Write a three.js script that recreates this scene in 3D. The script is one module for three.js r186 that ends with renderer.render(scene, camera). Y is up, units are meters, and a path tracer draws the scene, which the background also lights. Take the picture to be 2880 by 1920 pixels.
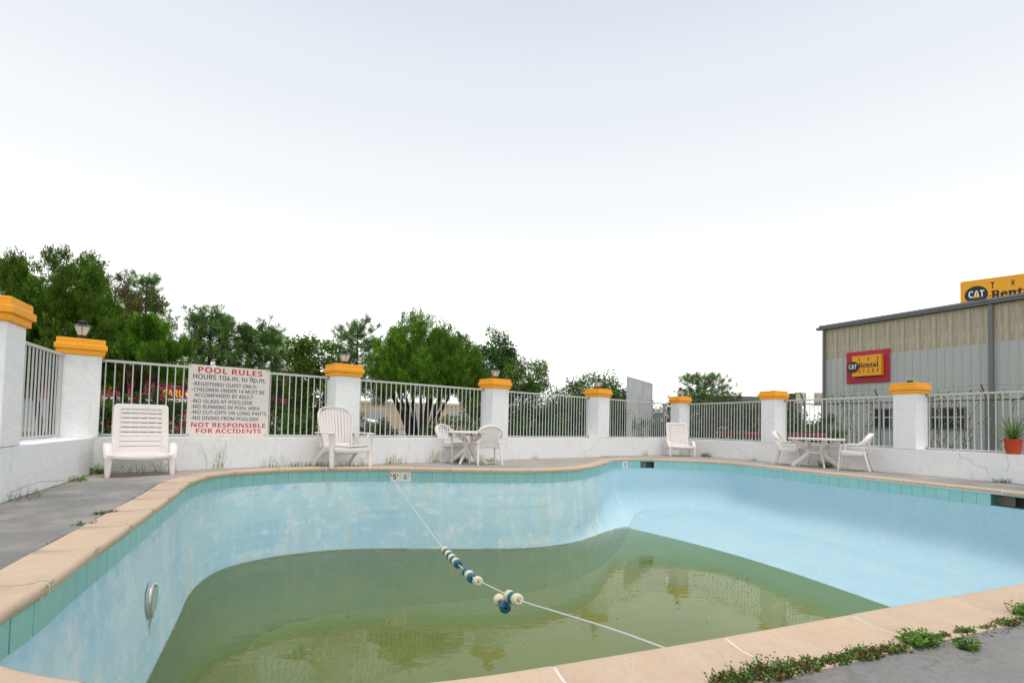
import * as THREE from 'three';
import { mergeGeometries, mergeVertices } from 'three/addons/utils/BufferGeometryUtils.js';
import { RoundedBoxGeometry } from 'three/addons/geometries/RoundedBoxGeometry.js';

// ------------------------------------------------------------------ camera, sky, sun, exposure
const scene = new THREE.Scene();
const camera = new THREE.PerspectiveCamera(67.14, 1.5, 0.05, 900);
camera.position.set(0, 0.807, 0);
camera.rotation.order = 'YXZ';
camera.rotation.set(THREE.MathUtils.degToRad(2.017), 0, THREE.MathUtils.degToRad(1.326));
camera.setViewOffset(2880, 1920, 0, -184, 2880, 1920);          // rising-front lens: verticals stay nearly upright
camera.updateProjectionMatrix();
camera.updateMatrixWorld();

const renderer = new THREE.WebGLRenderer({ antialias: true });
renderer.toneMapping = THREE.LinearToneMapping;
renderer.toneMappingExposure = 1.12;
renderer.shadowMap.enabled = true;

// overcast sky: bright milky band above the horizon, paler blue-grey higher up
function makeSky() {
  const W = 64, H = 256, data = new Float32Array(W * H * 4);
  const keys = [[-90, .42, .42, .40], [-3, .50, .50, .48], [0, 1.45, 1.45, 1.43], [9, 1.42, 1.43, 1.42], [17, .93, .945, .95], [24, .825, .85, .88], [32, .735, .775, .83], [42, .62, .685, .77], [60, .60, .665, .755], [90, .60, .665, .755]];
  for (let j = 0; j < H; j++) {
    const el = ((j + .5) / H) * 180 - 90;
    let k = 0; while (k < keys.length - 2 && el > keys[k + 1][0]) k++;
    const a = keys[k], b = keys[k + 1]; let t = Math.min(1, Math.max(0, (el - a[0]) / (b[0] - a[0]))); t = t * t * (3 - 2 * t);
    for (let i = 0; i < W; i++) { const o = (j * W + i) * 4; for (let c = 0; c < 3; c++) data[o + c] = a[c + 1] + (b[c + 1] - a[c + 1]) * t; data[o + 3] = 1; }
  }
  const tx = new THREE.DataTexture(data, W, H, THREE.RGBAFormat, THREE.FloatType);
  tx.mapping = THREE.EquirectangularReflectionMapping; tx.magFilter = THREE.LinearFilter; tx.needsUpdate = true;
  return tx;
}
scene.background = makeSky();
scene.environment = scene.background;

const sun = new THREE.DirectionalLight(0xfff4e6, 1.5);
sun.position.set(3, 26, -4);
sun.target.position.set(0, 0, -9);
sun.castShadow = true; sun.shadow.radius = 20;
Object.assign(sun.shadow.camera, { left: -35, right: 35, top: 35, bottom: -35, near: 1, far: 90 });
sun.shadow.mapSize.set(2048, 2048);
scene.add(sun, sun.target);

// ------------------------------------------------------------------ helpers
let seed = 20240611;
const rnd = () => { seed |= 0; seed = seed + 0x6D2B79F5 | 0; let t = Math.imul(seed ^ seed >>> 15, 1 | seed); t = t + Math.imul(t ^ t >>> 7, 61 | t) ^ t; return ((t ^ t >>> 14) >>> 0) / 4294967296; };
const rr = (a, b) => a + (b - a) * rnd();
const clamp = (x, a = 0, b = 1) => Math.min(b, Math.max(a, x));
const sstep = (a, b, x) => { const t = clamp((x - a) / (b - a)); return t * t * (3 - 2 * t); };
const v3 = (x, y, z) => new THREE.Vector3(x, y, z);
const lin = (r, g, b) => new THREE.Color().setRGB(r, g, b);
const used = {};
const numbered = (n) => { const k = used[n] = (used[n] ?? -1) + 1; return k ? `${n}_${String(k).padStart(3, '0')}` : n; };
function mesh(name, geo, mat, parent, label) {
  const m = new THREE.Mesh(geo, mat); m.castShadow = m.receiveShadow = true;
  m.name = parent ? name : numbered(name); (parent || scene).add(m);
  if (label) m.userData.label = label;
  return m;
}
function thing(name, label, category, x = 0, y = 0, Z = 0, turn = 0, group) {
  const o = new THREE.Group(); o.name = numbered(name); scene.add(o); o.position.set(x, y, -Z); o.rotation.y = turn;
  o.userData = { label, category }; if (group) o.userData.group = group;
  return o;
}
function tag(o, label, category, group) { Object.assign(o.userData, { label, category }); if (group) o.userData.group = group; return o; }
const struct = (o) => { o.userData.kind = 'structure'; return o; };
const stuff = (o) => { o.userData.kind = 'stuff'; return o; };

// periodic value noise
const HASH = new Float32Array(65536); for (let i = 0; i < 65536; i++) HASH[i] = rnd();
const hsh = (x, y, s) => HASH[(Math.imul(x, 374761) ^ Math.imul(y, 668265) ^ Math.imul(s, 1274126)) >>> 3 & 65535];
function vnoise(x, y, px, py, s) {
  const xi = Math.floor(x), yi = Math.floor(y), fx = x - xi, fy = y - yi, u = fx * fx * (3 - 2 * fx), w = fy * fy * (3 - 2 * fy);
  const m = (a, p) => p ? ((a % p) + p) % p : a;
  const x0 = m(xi, px), x1 = m(xi + 1, px), y0 = m(yi, py), y1 = m(yi + 1, py);
  const a = hsh(x0, y0, s), b = hsh(x1, y0, s), c = hsh(x0, y1, s), d = hsh(x1, y1, s);
  return a + (b - a) * u + (c - a) * w + (a - b - c + d) * u * w;
}
function fbm(x, y, px, py, s, oct = 4) { let v = 0, a = .5, t = 0; for (let o = 0; o < oct; o++) { v += a * vnoise(x, y, px, py, s + o); t += a; a *= .5; x *= 2; y *= 2; if (px) px *= 2; if (py) py *= 2; } return v / t; }
// texture from a function (u,v in 0..1) -> [r,g,b] linear
const toS = (c) => { c = clamp(c); return c <= .0031308 ? c * 12.92 : 1.055 * c ** (1 / 2.4) - .055; };
function tex(W, H, fn, { wrap = true, color = true } = {}) {
  const d = new Uint8Array(W * H * 4);
  for (let j = 0; j < H; j++) for (let i = 0; i < W; i++) {
    const c = fn((i + .5) / W, (j + .5) / H), o = (j * W + i) * 4;
    if (color) { d[o] = toS(c[0]) * 255; d[o + 1] = toS(c[1]) * 255; d[o + 2] = toS(c[2]) * 255; } else d[o] = d[o + 1] = d[o + 2] = clamp(c) * 255;
    d[o + 3] = 255;
  }
  const t = new THREE.DataTexture(d, W, H, THREE.RGBAFormat); t.magFilter = THREE.LinearFilter; t.minFilter = THREE.LinearMipmapLinearFilter; t.generateMipmaps = true;
  if (color) t.colorSpace = THREE.SRGBColorSpace;
  if (wrap) t.wrapS = t.wrapT = THREE.RepeatWrapping;
  t.needsUpdate = true; return t;
}
const rep = (t, x, y = x) => { t.repeat.set(x, y); return t; };
const mix3 = (a, b, t) => [a[0] + (b[0] - a[0]) * t, a[1] + (b[1] - a[1]) * t, a[2] + (b[2] - a[2]) * t];
const mul3 = (a, k) => [a[0] * k, a[1] * k, a[2] * k];
const std = (o) => new THREE.MeshStandardMaterial({ roughness: .8, ...o });
const phy = (o) => new THREE.MeshPhysicalMaterial({ roughness: .8, ...o });

// uv in metres by the way each face points
function boxUV(g, ox = 0, oy = 0) {
  g = g.index ? g.toNonIndexed() : g; const p = g.attributes.position, n = p.count, uv = new Float32Array(n * 2);
  const a = v3(), b = v3(), c = v3();
  for (let i = 0; i < n; i += 3) {
    a.fromBufferAttribute(p, i); b.fromBufferAttribute(p, i + 1).sub(a); c.fromBufferAttribute(p, i + 2).sub(a); b.cross(c);
    const ax = Math.abs(b.x), ay = Math.abs(b.y), az = Math.abs(b.z);
    for (let k = 0; k < 3; k++) { const x = p.getX(i + k), y = p.getY(i + k), z = p.getZ(i + k); const q = ay >= ax && ay >= az ? [x, z] : ax > az ? [z, y] : [x, y]; uv[(i + k) * 2] = q[0] + ox; uv[(i + k) * 2 + 1] = q[1] + oy; }
  }
  g.setAttribute('uv', new THREE.BufferAttribute(uv, 2)); return g;
}
const rbox = (w, h, d, r, x = 0, y = 0, z = 0, seg = 1) => new RoundedBoxGeometry(w, h, d, seg, r).translate(x, y, z);
const bx = (w, h, d, x = 0, y = 0, z = 0) => new THREE.BoxGeometry(w, h, d).translate(x, y, z);
const strip = (g) => { for (const k of Object.keys(g.attributes)) if (!['position', 'normal', 'uv'].includes(k)) g.deleteAttribute(k); if (!g.attributes.uv) g.setAttribute('uv', new THREE.BufferAttribute(new Float32Array(g.attributes.position.count * 2), 2)); return g.index ? g.toNonIndexed() : g; };
const merge = (l) => mergeGeometries(l.map(strip));
// sweep a rounded rectangle (w across, h along 'up') along a smooth path
function sweep(pts, size, { up = [0, 1, 0], seg = 14, smooth = true, closed = false, caps = true, sides = 8 } = {}) {
  const P = pts.map((p) => v3(...p)), cv = smooth && P.length > 2 ? new THREE.CatmullRomCurve3(P, closed) : null;
  const n = cv ? seg : P.length - 1, pos = [], idx = [], U0 = v3(...up);
  for (let i = 0; i <= n; i++) {
    const t = i / n, p = cv ? cv.getPoint(t) : P[i];
    const T = cv ? cv.getTangent(t) : v3().subVectors(P[Math.min(n, i + 1)], P[Math.max(0, i - 1)]).normalize();
    const S = v3().crossVectors(T, U0); if (S.lengthSq() < 1e-6) S.set(1, 0, 0); S.normalize(); const U = v3().crossVectors(S, T).normalize();
    const [w, h] = typeof size === 'function' ? size(t) : size;
    for (let k = 0; k < sides; k++) {
      const a = (k + .5) / sides * Math.PI * 2; let cx = Math.cos(a), cy = Math.sin(a); const q = sides === 4 ? 1.414 : Math.pow(Math.pow(Math.abs(cx), 5) + Math.pow(Math.abs(cy), 5), -1 / 5) ; cx *= q * (sides === 4 ? .5 * 1 : .5); cy *= q * (sides === 4 ? .5 : .5);
      pos.push(p.x + S.x * cx * w + U.x * cy * h, p.y + S.y * cx * w + U.y * cy * h, p.z + S.z * cx * w + U.z * cy * h);
    }
  }
  for (let i = 0; i < n; i++) for (let k = 0; k < sides; k++) { const a = i * sides + k, b = i * sides + (k + 1) % sides, c = a + sides, d = b + sides; idx.push(a, c, b, b, c, d); }
  if (caps) for (const [o, f] of [[0, 1], [n * sides, 0]]) for (let k = 1; k < sides - 1; k++) f ? idx.push(o, o + k, o + k + 1) : idx.push(o, o + k + 1, o + k);
  const g = new THREE.BufferGeometry(); g.setAttribute('position', new THREE.Float32BufferAttribute(pos, 3)); g.setIndex(idx); g.computeVertexNormals();
  g.setAttribute('uv', new THREE.Float32BufferAttribute(new Float32Array(pos.length / 3 * 2), 2));
  return g;
}
const tube = (pts, r, seg = 16, sides = 6) => sweep(pts, typeof r === 'function' ? (t) => [r(t) * 2, r(t) * 2] : [r * 2, r * 2], { seg, sides });

// ------------------------------------------------------------------ materials
const stuccoBump = rep(tex(512, 512, (u, v) => .55 * fbm(u * 96, v * 96, 96, 96, 3, 3) + .3 * fbm(u * 24, v * 24, 24, 24, 9, 3) + .15 * fbm(u * 5, v * 5, 5, 5, 13, 2), { color: false }), .55);
const stuccoMap = rep(tex(1024, 1024, (u, v) => { const a = fbm(u * 6, v * 6, 6, 6, 21, 5), b = fbm(u * 60, v * 60, 60, 60, 31, 3), c = fbm(u * 30, v * 4, 30, 4, 41, 4); let k = .87 + .06 * (a - .5) + .10 * (b - .5); let q = [k, k * 1.0, k * .995]; if (c > .66) q = mix3(q, [.66, .64, .60], (c - .66) * 1.6); return q; }), .4);
const stucco = std({ map: stuccoMap, bumpMap: stuccoBump, bumpScale: .006, roughness: .92 });
const orangeMap = rep(tex(512, 512, (u, v) => { const a = fbm(u * 8, v * 8, 8, 8, 51, 5), b = fbm(u * 50, v * 50, 50, 50, 61, 2); return mul3(mix3([.93, .37, .012], [.97, .43, .022], a), .92 + .16 * b); }), 1.2);
const orange = std({ map: orangeMap, bumpMap: stuccoBump, bumpScale: .006, roughness: .62 });
const railMat = std({ color: lin(.56, .56, .545), roughness: .55 });
const plastic = phy({ color: lin(.84, .785, .75), roughness: .42, map: rep(tex(512, 512, (u, v) => { const a = fbm(u * 6, v * 6, 6, 6, 71, 5), b = fbm(u * 40, v * 40, 40, 40, 81, 3); const k = 1 - .10 * sstep(.55, .8, a) - .12 * sstep(.62, .8, b); return [k, k * .995, k * .985]; }), 2), bumpMap: stuccoBump, bumpScale: .0006 });
const darkMetal = std({ color: lin(.03, .034, .032), roughness: .5, metalness: .3 });
const bark = std({ color: lin(.055, .042, .033), roughness: 1, bumpMap: stuccoBump, bumpScale: .01 });
const galv = std({ color: lin(.36, .37, .38), roughness: .5, metalness: .5 });

// ------------------------------------------------------------------ plan (metres; Z is distance ahead of the camera, world z = -Z)
const LINE = {
  back: { o: [-5.801, 7.086], d: [.7682, .6402] },      // wall running from the left corner to the far corner
  right: { o: [5.35, 16.385], d: [.4085, -.9128] },     // wall coming back from the far corner
  left: { o: [-5.76, 7.12], d: [-.435, .9004] },        // wall along the left side
};
for (const l of Object.values(LINE)) l.turn = Math.atan2(l.d[1], l.d[0]);
const onLine = (l, s, z = 0) => [l.o[0] + l.d[0] * s + Math.sin(l.turn) * z, l.o[1] + l.d[1] * s - Math.cos(l.turn) * z];   // z > 0 towards the pool
const outlinePts = [[-1.99, 1.99], [-2.12, 2.342], [-2.325, 2.777], [-2.597, 3.395], [-2.96, 4.212], [-3.434, 5.25], [-3.95, 6.42], [-4.06, 7.25], [-3.69, 7.95], [-2.985, 8.46], [-2.2, 8.68], [-1.5, 8.725], [-.472, 8.82], [.397, 9.0], [1.118, 9.489], [1.72, 10.493], [2.121, 11.515], [2.426, 12.3], [2.92, 12.78], [3.667, 12.9], [4.541, 12.72], [5.2, 12.28], [5.56, 11.3], [5.90, 10.1], [6.42, 8.86], [6.741, 7.956], [6.93, 7.4], [7.06, 6.6], [7.0, 5.7], [6.55, 4.95], [5.75, 4.25], [4.4, 3.45], [2.69, 2.67], [1.69, 2.25], [.945, 1.94], [.38, 1.715], [-.21, 1.5], [-.7, 1.43], [-1.23, 1.46], [-1.66, 1.60]];
const NS = 420;
const OUT = (() => {
  const c = new THREE.CatmullRomCurve3(outlinePts.map(([x, z]) => v3(x, 0, z)), true, 'centripetal'); c.arcLengthDivisions = 2000;
  const L = c.getLength(), pts = []; for (let i = 0; i < NS; i++) pts.push(c.getPointAt(i / NS));
  for (let it = 0; it < 3; it++) { const q = pts.map((p) => p.clone()); for (let i = 0; i < NS; i++) pts[i].copy(q[i]).multiplyScalar(.5).addScaledVector(q[(i + 1) % NS], .25).addScaledVector(q[(i + NS - 1) % NS], .25); }
  return { L, pts };
})();
function outAt(s) {        // point on the pool's edge and outward direction at arc length s
  const f = ((s / OUT.L % 1) + 1) % 1 * NS, i = Math.floor(f), t = f - i, P = (k) => OUT.pts[((k % NS) + NS) % NS];
  const a = P(i), b = P(i + 1), x = a.x + (b.x - a.x) * t, z = a.z + (b.z - a.z) * t;
  const ta = P(i + 1).clone().sub(P(i - 1)).normalize(), tb = P(i + 2).clone().sub(P(i)).normalize(), T = ta.lerp(tb, t).normalize();
  return { x, z, nx: -T.z, nz: T.x, tx: T.x, tz: T.z };
}
function nearestS(x, Z) { let b = 1e9, s = 0; for (let i = 0; i < NS * 6; i++) { const q = outAt(i / (NS * 6) * OUT.L), d = (q.x - x) ** 2 + (q.z - Z) ** 2; if (d < b) { b = d; s = i / (NS * 6) * OUT.L; } } return s; }
function poolDist(x, Z) {  // < 0 inside the pool
  let b = 1e9, inside = false;
  for (let i = 0, j = NS - 1; i < NS; j = i++) {
    const p = OUT.pts[i], q = OUT.pts[j], ex = q.x - p.x, ez = q.z - p.z, t = clamp(((x - p.x) * ex + (Z - p.z) * ez) / (ex * ex + ez * ez)), dx = x - p.x - ex * t, dz = Z - p.z - ez * t, d = dx * dx + dz * dz;
    if (d < b) b = d;
    if ((p.z > Z) !== (q.z > Z) && x < ex * (Z - p.z) / ez + p.x) inside = !inside;
  }
  return inside ? -Math.sqrt(b) : Math.sqrt(b);
}
const sideSign = (() => { const q = outAt(2); return poolDist(q.x + q.nx * .1, q.z + q.nz * .1) > 0 ? 1 : -1; })();
const off = (s, o) => { const q = outAt(s); return [q.x + q.nx * o * sideSign, q.z + q.nz * o * sideSign]; };
const deckY = (x, Z) => .034 * (1 - sstep(.2, 1.1, poolDist(x, Z)));
const floorD = (x, Z) => { const d = (x - 2.53) * .905 + (Z - 10.85) * .4245, t = (x - 2.53) * .4245 - (Z - 10.85) * .905; return d - .28 * Math.sin(clamp(t / 5) * Math.PI); };
const floorY = (x, Z) => { const d = floorD(x, Z); return d > 0 ? -1.3 + .26 * (1 - Math.exp(-d * .62)) : -1.3 - 1.15 * (1 - Math.exp(d * .2)); };

// ------------------------------------------------------------------ ground and deck
const ring = [onLine(LINE.left, -9, -.25), onLine(LINE.left, .2, -.3), onLine(LINE.back, -.1, -.25), onLine(LINE.back, 14.4, -.25), onLine(LINE.right, 0, -.25), onLine(LINE.right, 13.5, -.25), [9.5, -4], [-1, -4]];
{
  const sh = new THREE.Shape([[-420, -420], [420, -420], [420, 420], [-420, 420]].map(([x, y]) => new THREE.Vector2(x, y)));
  sh.holes.push(new THREE.Path(ring.map(([x, y]) => new THREE.Vector2(x, y))));
  const g = new THREE.ShapeGeometry(sh).rotateX(-Math.PI / 2); const p = g.attributes.position, uv = g.attributes.uv;
  for (let i = 0; i < p.count; i++) uv.setXY(i, p.getX(i), p.getZ(i));
  const t = rep(tex(512, 512, (u, v) => { const a = fbm(u * 8, v * 8, 8, 8, 101, 5), b = fbm(u * 64, v * 64, 64, 64, 111, 3); return mul3(mix3([.05, .085, .022], [.14, .13, .05], sstep(.4, .7, a)), .6 + .8 * b); }), .2);
  struct(mesh('ground', g, std({ map: t, roughness: 1 }))).position.y = -.03;
}
{
  const x0 = -8, x1 = 13, z0 = -5, z1 = 18, st = .1, nx = Math.round((x1 - x0) / st), nz = Math.round((z1 - z0) / st), id = new Int32Array((nx + 1) * (nz + 1)).fill(-1), pos = [], uv = [], idx = [];
  const poly = (x, z) => { let r = false; for (let i = 0, j = ring.length - 1; i < ring.length; j = i++) { const [ax, az] = ring[i], [bx_, bz] = ring[j]; if ((az > z) !== (bz > z) && x < (bx_ - ax) * (z - az) / (bz - az) + ax) r = !r; } return r; };
  const vert = (i, j) => { const k = j * (nx + 1) + i; if (id[k] < 0) { const x = x0 + i * st, z = z0 + j * st; id[k] = pos.length / 3; pos.push(x, deckY(x, z), -z); uv.push((x - x0) / 24, (z - z0) / 24); } return id[k]; };
  for (let j = 0; j < nz; j++) for (let i = 0; i < nx; i++) { const cx = x0 + (i + .5) * st, cz = z0 + (j + .5) * st; if (!poly(cx, cz) || poolDist(cx, cz) < .13) continue; const a = vert(i, j), b = vert(i + 1, j), c = vert(i, j + 1), d = vert(i + 1, j + 1); idx.push(a, b, c, b, d, c); }
  const g = new THREE.BufferGeometry(); g.setAttribute('position', new THREE.Float32BufferAttribute(pos, 3)); g.setAttribute('uv', new THREE.Float32BufferAttribute(uv, 2)); g.setIndex(idx); g.computeVertexNormals();
  const col = []; for (let q = 0; q < pos.length; q += 3) {
    const x = pos[q], z = -pos[q + 2], a = fbm(x * .7, z * .7, 0, 0, 121, 5), b = fbm(x * 3, z * 3, 0, 0, 131, 4), e = fbm(x * 2.4 + 7, z * 2.9, 0, 0, 151, 4);
    const bare = sstep(.42, .6, a * .5 + b * .25 + .30 * sstep(6.8, 8.2, z - x * .25) + .02);     // the paint has worn off the far walk
    let c = mix3([.222, .226, .215], [.385, .355, .315], bare); c = mix3(c, [.17, .165, .16], sstep(.52, .72, e) * .45); c = mix3(c, [.40, .38, .36], sstep(.6, .75, b) * .35); col.push(...c.map((v) => v * 1.08));
  }
  g.setAttribute('color', new THREE.Float32BufferAttribute(col, 3));
  const map = rep(tex(1024, 1024, (u, v) => { const a = fbm(u * 30, v * 30, 30, 30, 161, 5), b = vnoise(u * 260, v * 260, 260, 260, 171), e = fbm(u * 9 + fbm(u * 6, v * 6, 6, 6, 175, 3), v * 9, 9, 9, 181, 4); let k = .93 + .22 * (a - .5) + .10 * (b - .5), c = [k, k, k]; c = mix3(c, [.98, .88, .85], .6 * sstep(.56, .66, e)); if (b > .93 && a > .5) c = mul3(c, .62); if (a > .67) c = mul3(c, .84); return c; }), 9.3);
  const bump = rep(tex(512, 512, (u, v) => .5 * fbm(u * 20, v * 20, 20, 20, 161, 4) + .5 * vnoise(u * 110, v * 110, 110, 110, 171), { color: false }), 14);
  struct(mesh('pool_deck', g, std({ map, vertexColors: true, bumpMap: bump, bumpScale: .012, roughness: .9 })));
}

// ------------------------------------------------------------------ swimming pool
const pool = struct(new THREE.Group()); pool.name = 'swimming_pool'; scene.add(pool);
{
  // lining: wall and cove
  const WR = .55;
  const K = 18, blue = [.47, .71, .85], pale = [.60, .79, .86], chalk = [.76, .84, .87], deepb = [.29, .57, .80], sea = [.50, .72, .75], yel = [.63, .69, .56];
  const paint = (x, y) => {
    const pq = outAt(x), k = 1 - .9 * sstep(1.2, 3.4, pq.x), n1 = fbm(x * .8, y * 1.2, 0, 0, 201, 5), n2 = fbm(x * 9, y * 1.6, 0, 0, 211, 4), n3 = fbm(x * 1.1, y * 14, 0, 0, 221, 4), n4 = fbm(x * 3, y * 3, 0, 0, 231, 5), f = vnoise(x * 46, y * 46, 0, 0, 241), n5 = fbm(x * 8, y * 8, 0, 0, 281, 5);
    let c = mix3(blue, pale, sstep(.3, .68, n1 * .6 + n4 * .4));
    c = mix3(c, sea, .6 * sstep(.44, .60, fbm(x * .5 + 3, y * 2.2, 0, 0, 261, 4)) * (.4 + .6 * n3));
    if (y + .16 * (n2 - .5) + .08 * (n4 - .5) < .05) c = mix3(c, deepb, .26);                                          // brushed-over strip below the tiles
    c = mix3(c, chalk, .40 * sstep(.50, .76, n2 * .7 + n4 * .3)); c = mix3(c, chalk, .45 * sstep(.60, .70, fbm(x * 5, y * 7, 0, 0, 271, 5)));
    c = mix3(c, deepb, .30 * sstep(.56, .72, n3 * .6 + (1 - n2) * .4)); c = mix3(c, yel, .28 * sstep(.57, .70, fbm(x * 4, y * .9, 0, 0, 251, 4)) * sstep(.4, .6, n4));
    if (n5 > .69 && n4 > .5) c = mix3(c, [.77, .83, .85], .6);                                                        // flaked chips
    c = mix3(mix3([.395, .595, .675], [.43, .62, .69], n1 * .6 + n4 * .4), c, k);
    if (Math.abs(y - 1.106 - .012 * (n4 - .5)) < .006 + .01 * n5) c = mix3(c, [.27, .23, .16], .7);                     // scum line
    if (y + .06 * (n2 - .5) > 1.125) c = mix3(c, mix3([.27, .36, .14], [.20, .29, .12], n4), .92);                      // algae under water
    return mul3(c, .95 + .1 * f);
  };
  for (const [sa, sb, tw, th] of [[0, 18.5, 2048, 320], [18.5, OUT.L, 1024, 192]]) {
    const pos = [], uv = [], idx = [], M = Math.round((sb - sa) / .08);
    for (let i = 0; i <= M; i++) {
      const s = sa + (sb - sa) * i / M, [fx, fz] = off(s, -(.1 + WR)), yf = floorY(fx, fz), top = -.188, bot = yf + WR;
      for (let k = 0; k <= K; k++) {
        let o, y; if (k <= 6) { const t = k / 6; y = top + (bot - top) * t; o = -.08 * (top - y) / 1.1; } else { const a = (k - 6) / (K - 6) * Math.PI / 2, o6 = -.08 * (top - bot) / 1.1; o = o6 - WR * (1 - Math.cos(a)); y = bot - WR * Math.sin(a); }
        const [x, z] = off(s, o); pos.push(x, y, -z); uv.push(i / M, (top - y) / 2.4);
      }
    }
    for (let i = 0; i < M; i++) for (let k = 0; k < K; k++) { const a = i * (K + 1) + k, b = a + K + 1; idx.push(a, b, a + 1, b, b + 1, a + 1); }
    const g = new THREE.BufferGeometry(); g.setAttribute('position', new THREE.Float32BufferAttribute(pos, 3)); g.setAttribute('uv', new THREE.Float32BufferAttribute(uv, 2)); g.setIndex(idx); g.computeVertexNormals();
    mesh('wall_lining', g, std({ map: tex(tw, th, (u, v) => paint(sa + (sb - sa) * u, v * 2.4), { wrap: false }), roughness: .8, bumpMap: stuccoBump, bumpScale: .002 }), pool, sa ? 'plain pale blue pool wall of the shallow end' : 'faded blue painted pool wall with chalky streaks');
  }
  // floor
  const st = .1, P = [], I = [], UV = [], id = new Map(), x0 = -5, z0 = 1;
  const vert = (i, j) => { const k = i * 1000 + j; if (!id.has(k)) { const x = x0 + i * st, z = z0 + j * st; id.set(k, P.length / 3); P.push(x, floorY(x, z) - .003, -z); UV.push(i * st / 13, j * st / 13); } return id.get(k); };
  for (let i = 0; i < 130; i++) for (let j = 0; j < 122; j++) { if (poolDist(x0 + (i + .5) * st, z0 + (j + .5) * st) > -(WR - .12)) continue; const a = vert(i, j), b = vert(i + 1, j), c = vert(i, j + 1), d = vert(i + 1, j + 1); I.push(a, b, c, b, d, c); }
  const gf = new THREE.BufferGeometry(); gf.setAttribute('position', new THREE.Float32BufferAttribute(P, 3)); gf.setAttribute('uv', new THREE.Float32BufferAttribute(UV, 2)); gf.setIndex(I); gf.computeVertexNormals();
  const floorMap = tex(1024, 1024, (u, v) => {
    const x = x0 + u * 13, z = z0 + v * 13, n = fbm(x * .6, z * .6, 0, 0, 261, 5), m = fbm(x * 3, z * 3, 0, 0, 271, 5), f = vnoise(x * 24, z * 24, 0, 0, 281), d = floorD(x, z);
    let c = mix3([.395, .595, .675], [.43, .62, .69], sstep(.3, .7, n * .7 + m * .3)); c = mix3(c, [.47, .64, .69], .3 * sstep(.55, .75, m));
    const algae = sstep(-.10, -1.5, d + 1.1 * (m - .5));
    c = mix3(c, mix3(mix3([.56, .53, .28], [.32, .38, .16], sstep(.36, .64, fbm(x * .45 + 9, z * .45, 0, 0, 291, 4))), [.20, .28, .11], .4 * sstep(.4, .62, n)), algae * (.82 + .3 * (f - .5))); c = mix3(c, [.50, .42, .17], algae * .4 * sstep(.54, .68, m));
    return mul3(c, .96 + .08 * f);
  }, { wrap: false });
  mesh('floor_lining', gf, std({ map: floorMap, roughness: .85 }), pool, 'pale blue pool floor, green with algae under the water');
}
const skim = [[nearestS(3.237, 12.855), nearestS(3.65, 12.889)], [nearestS(6.956, 7.481), nearestS(6.956, 7.481) + .5]].map(([a, b]) => [Math.min(a, b), Math.max(a, b)]);
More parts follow.
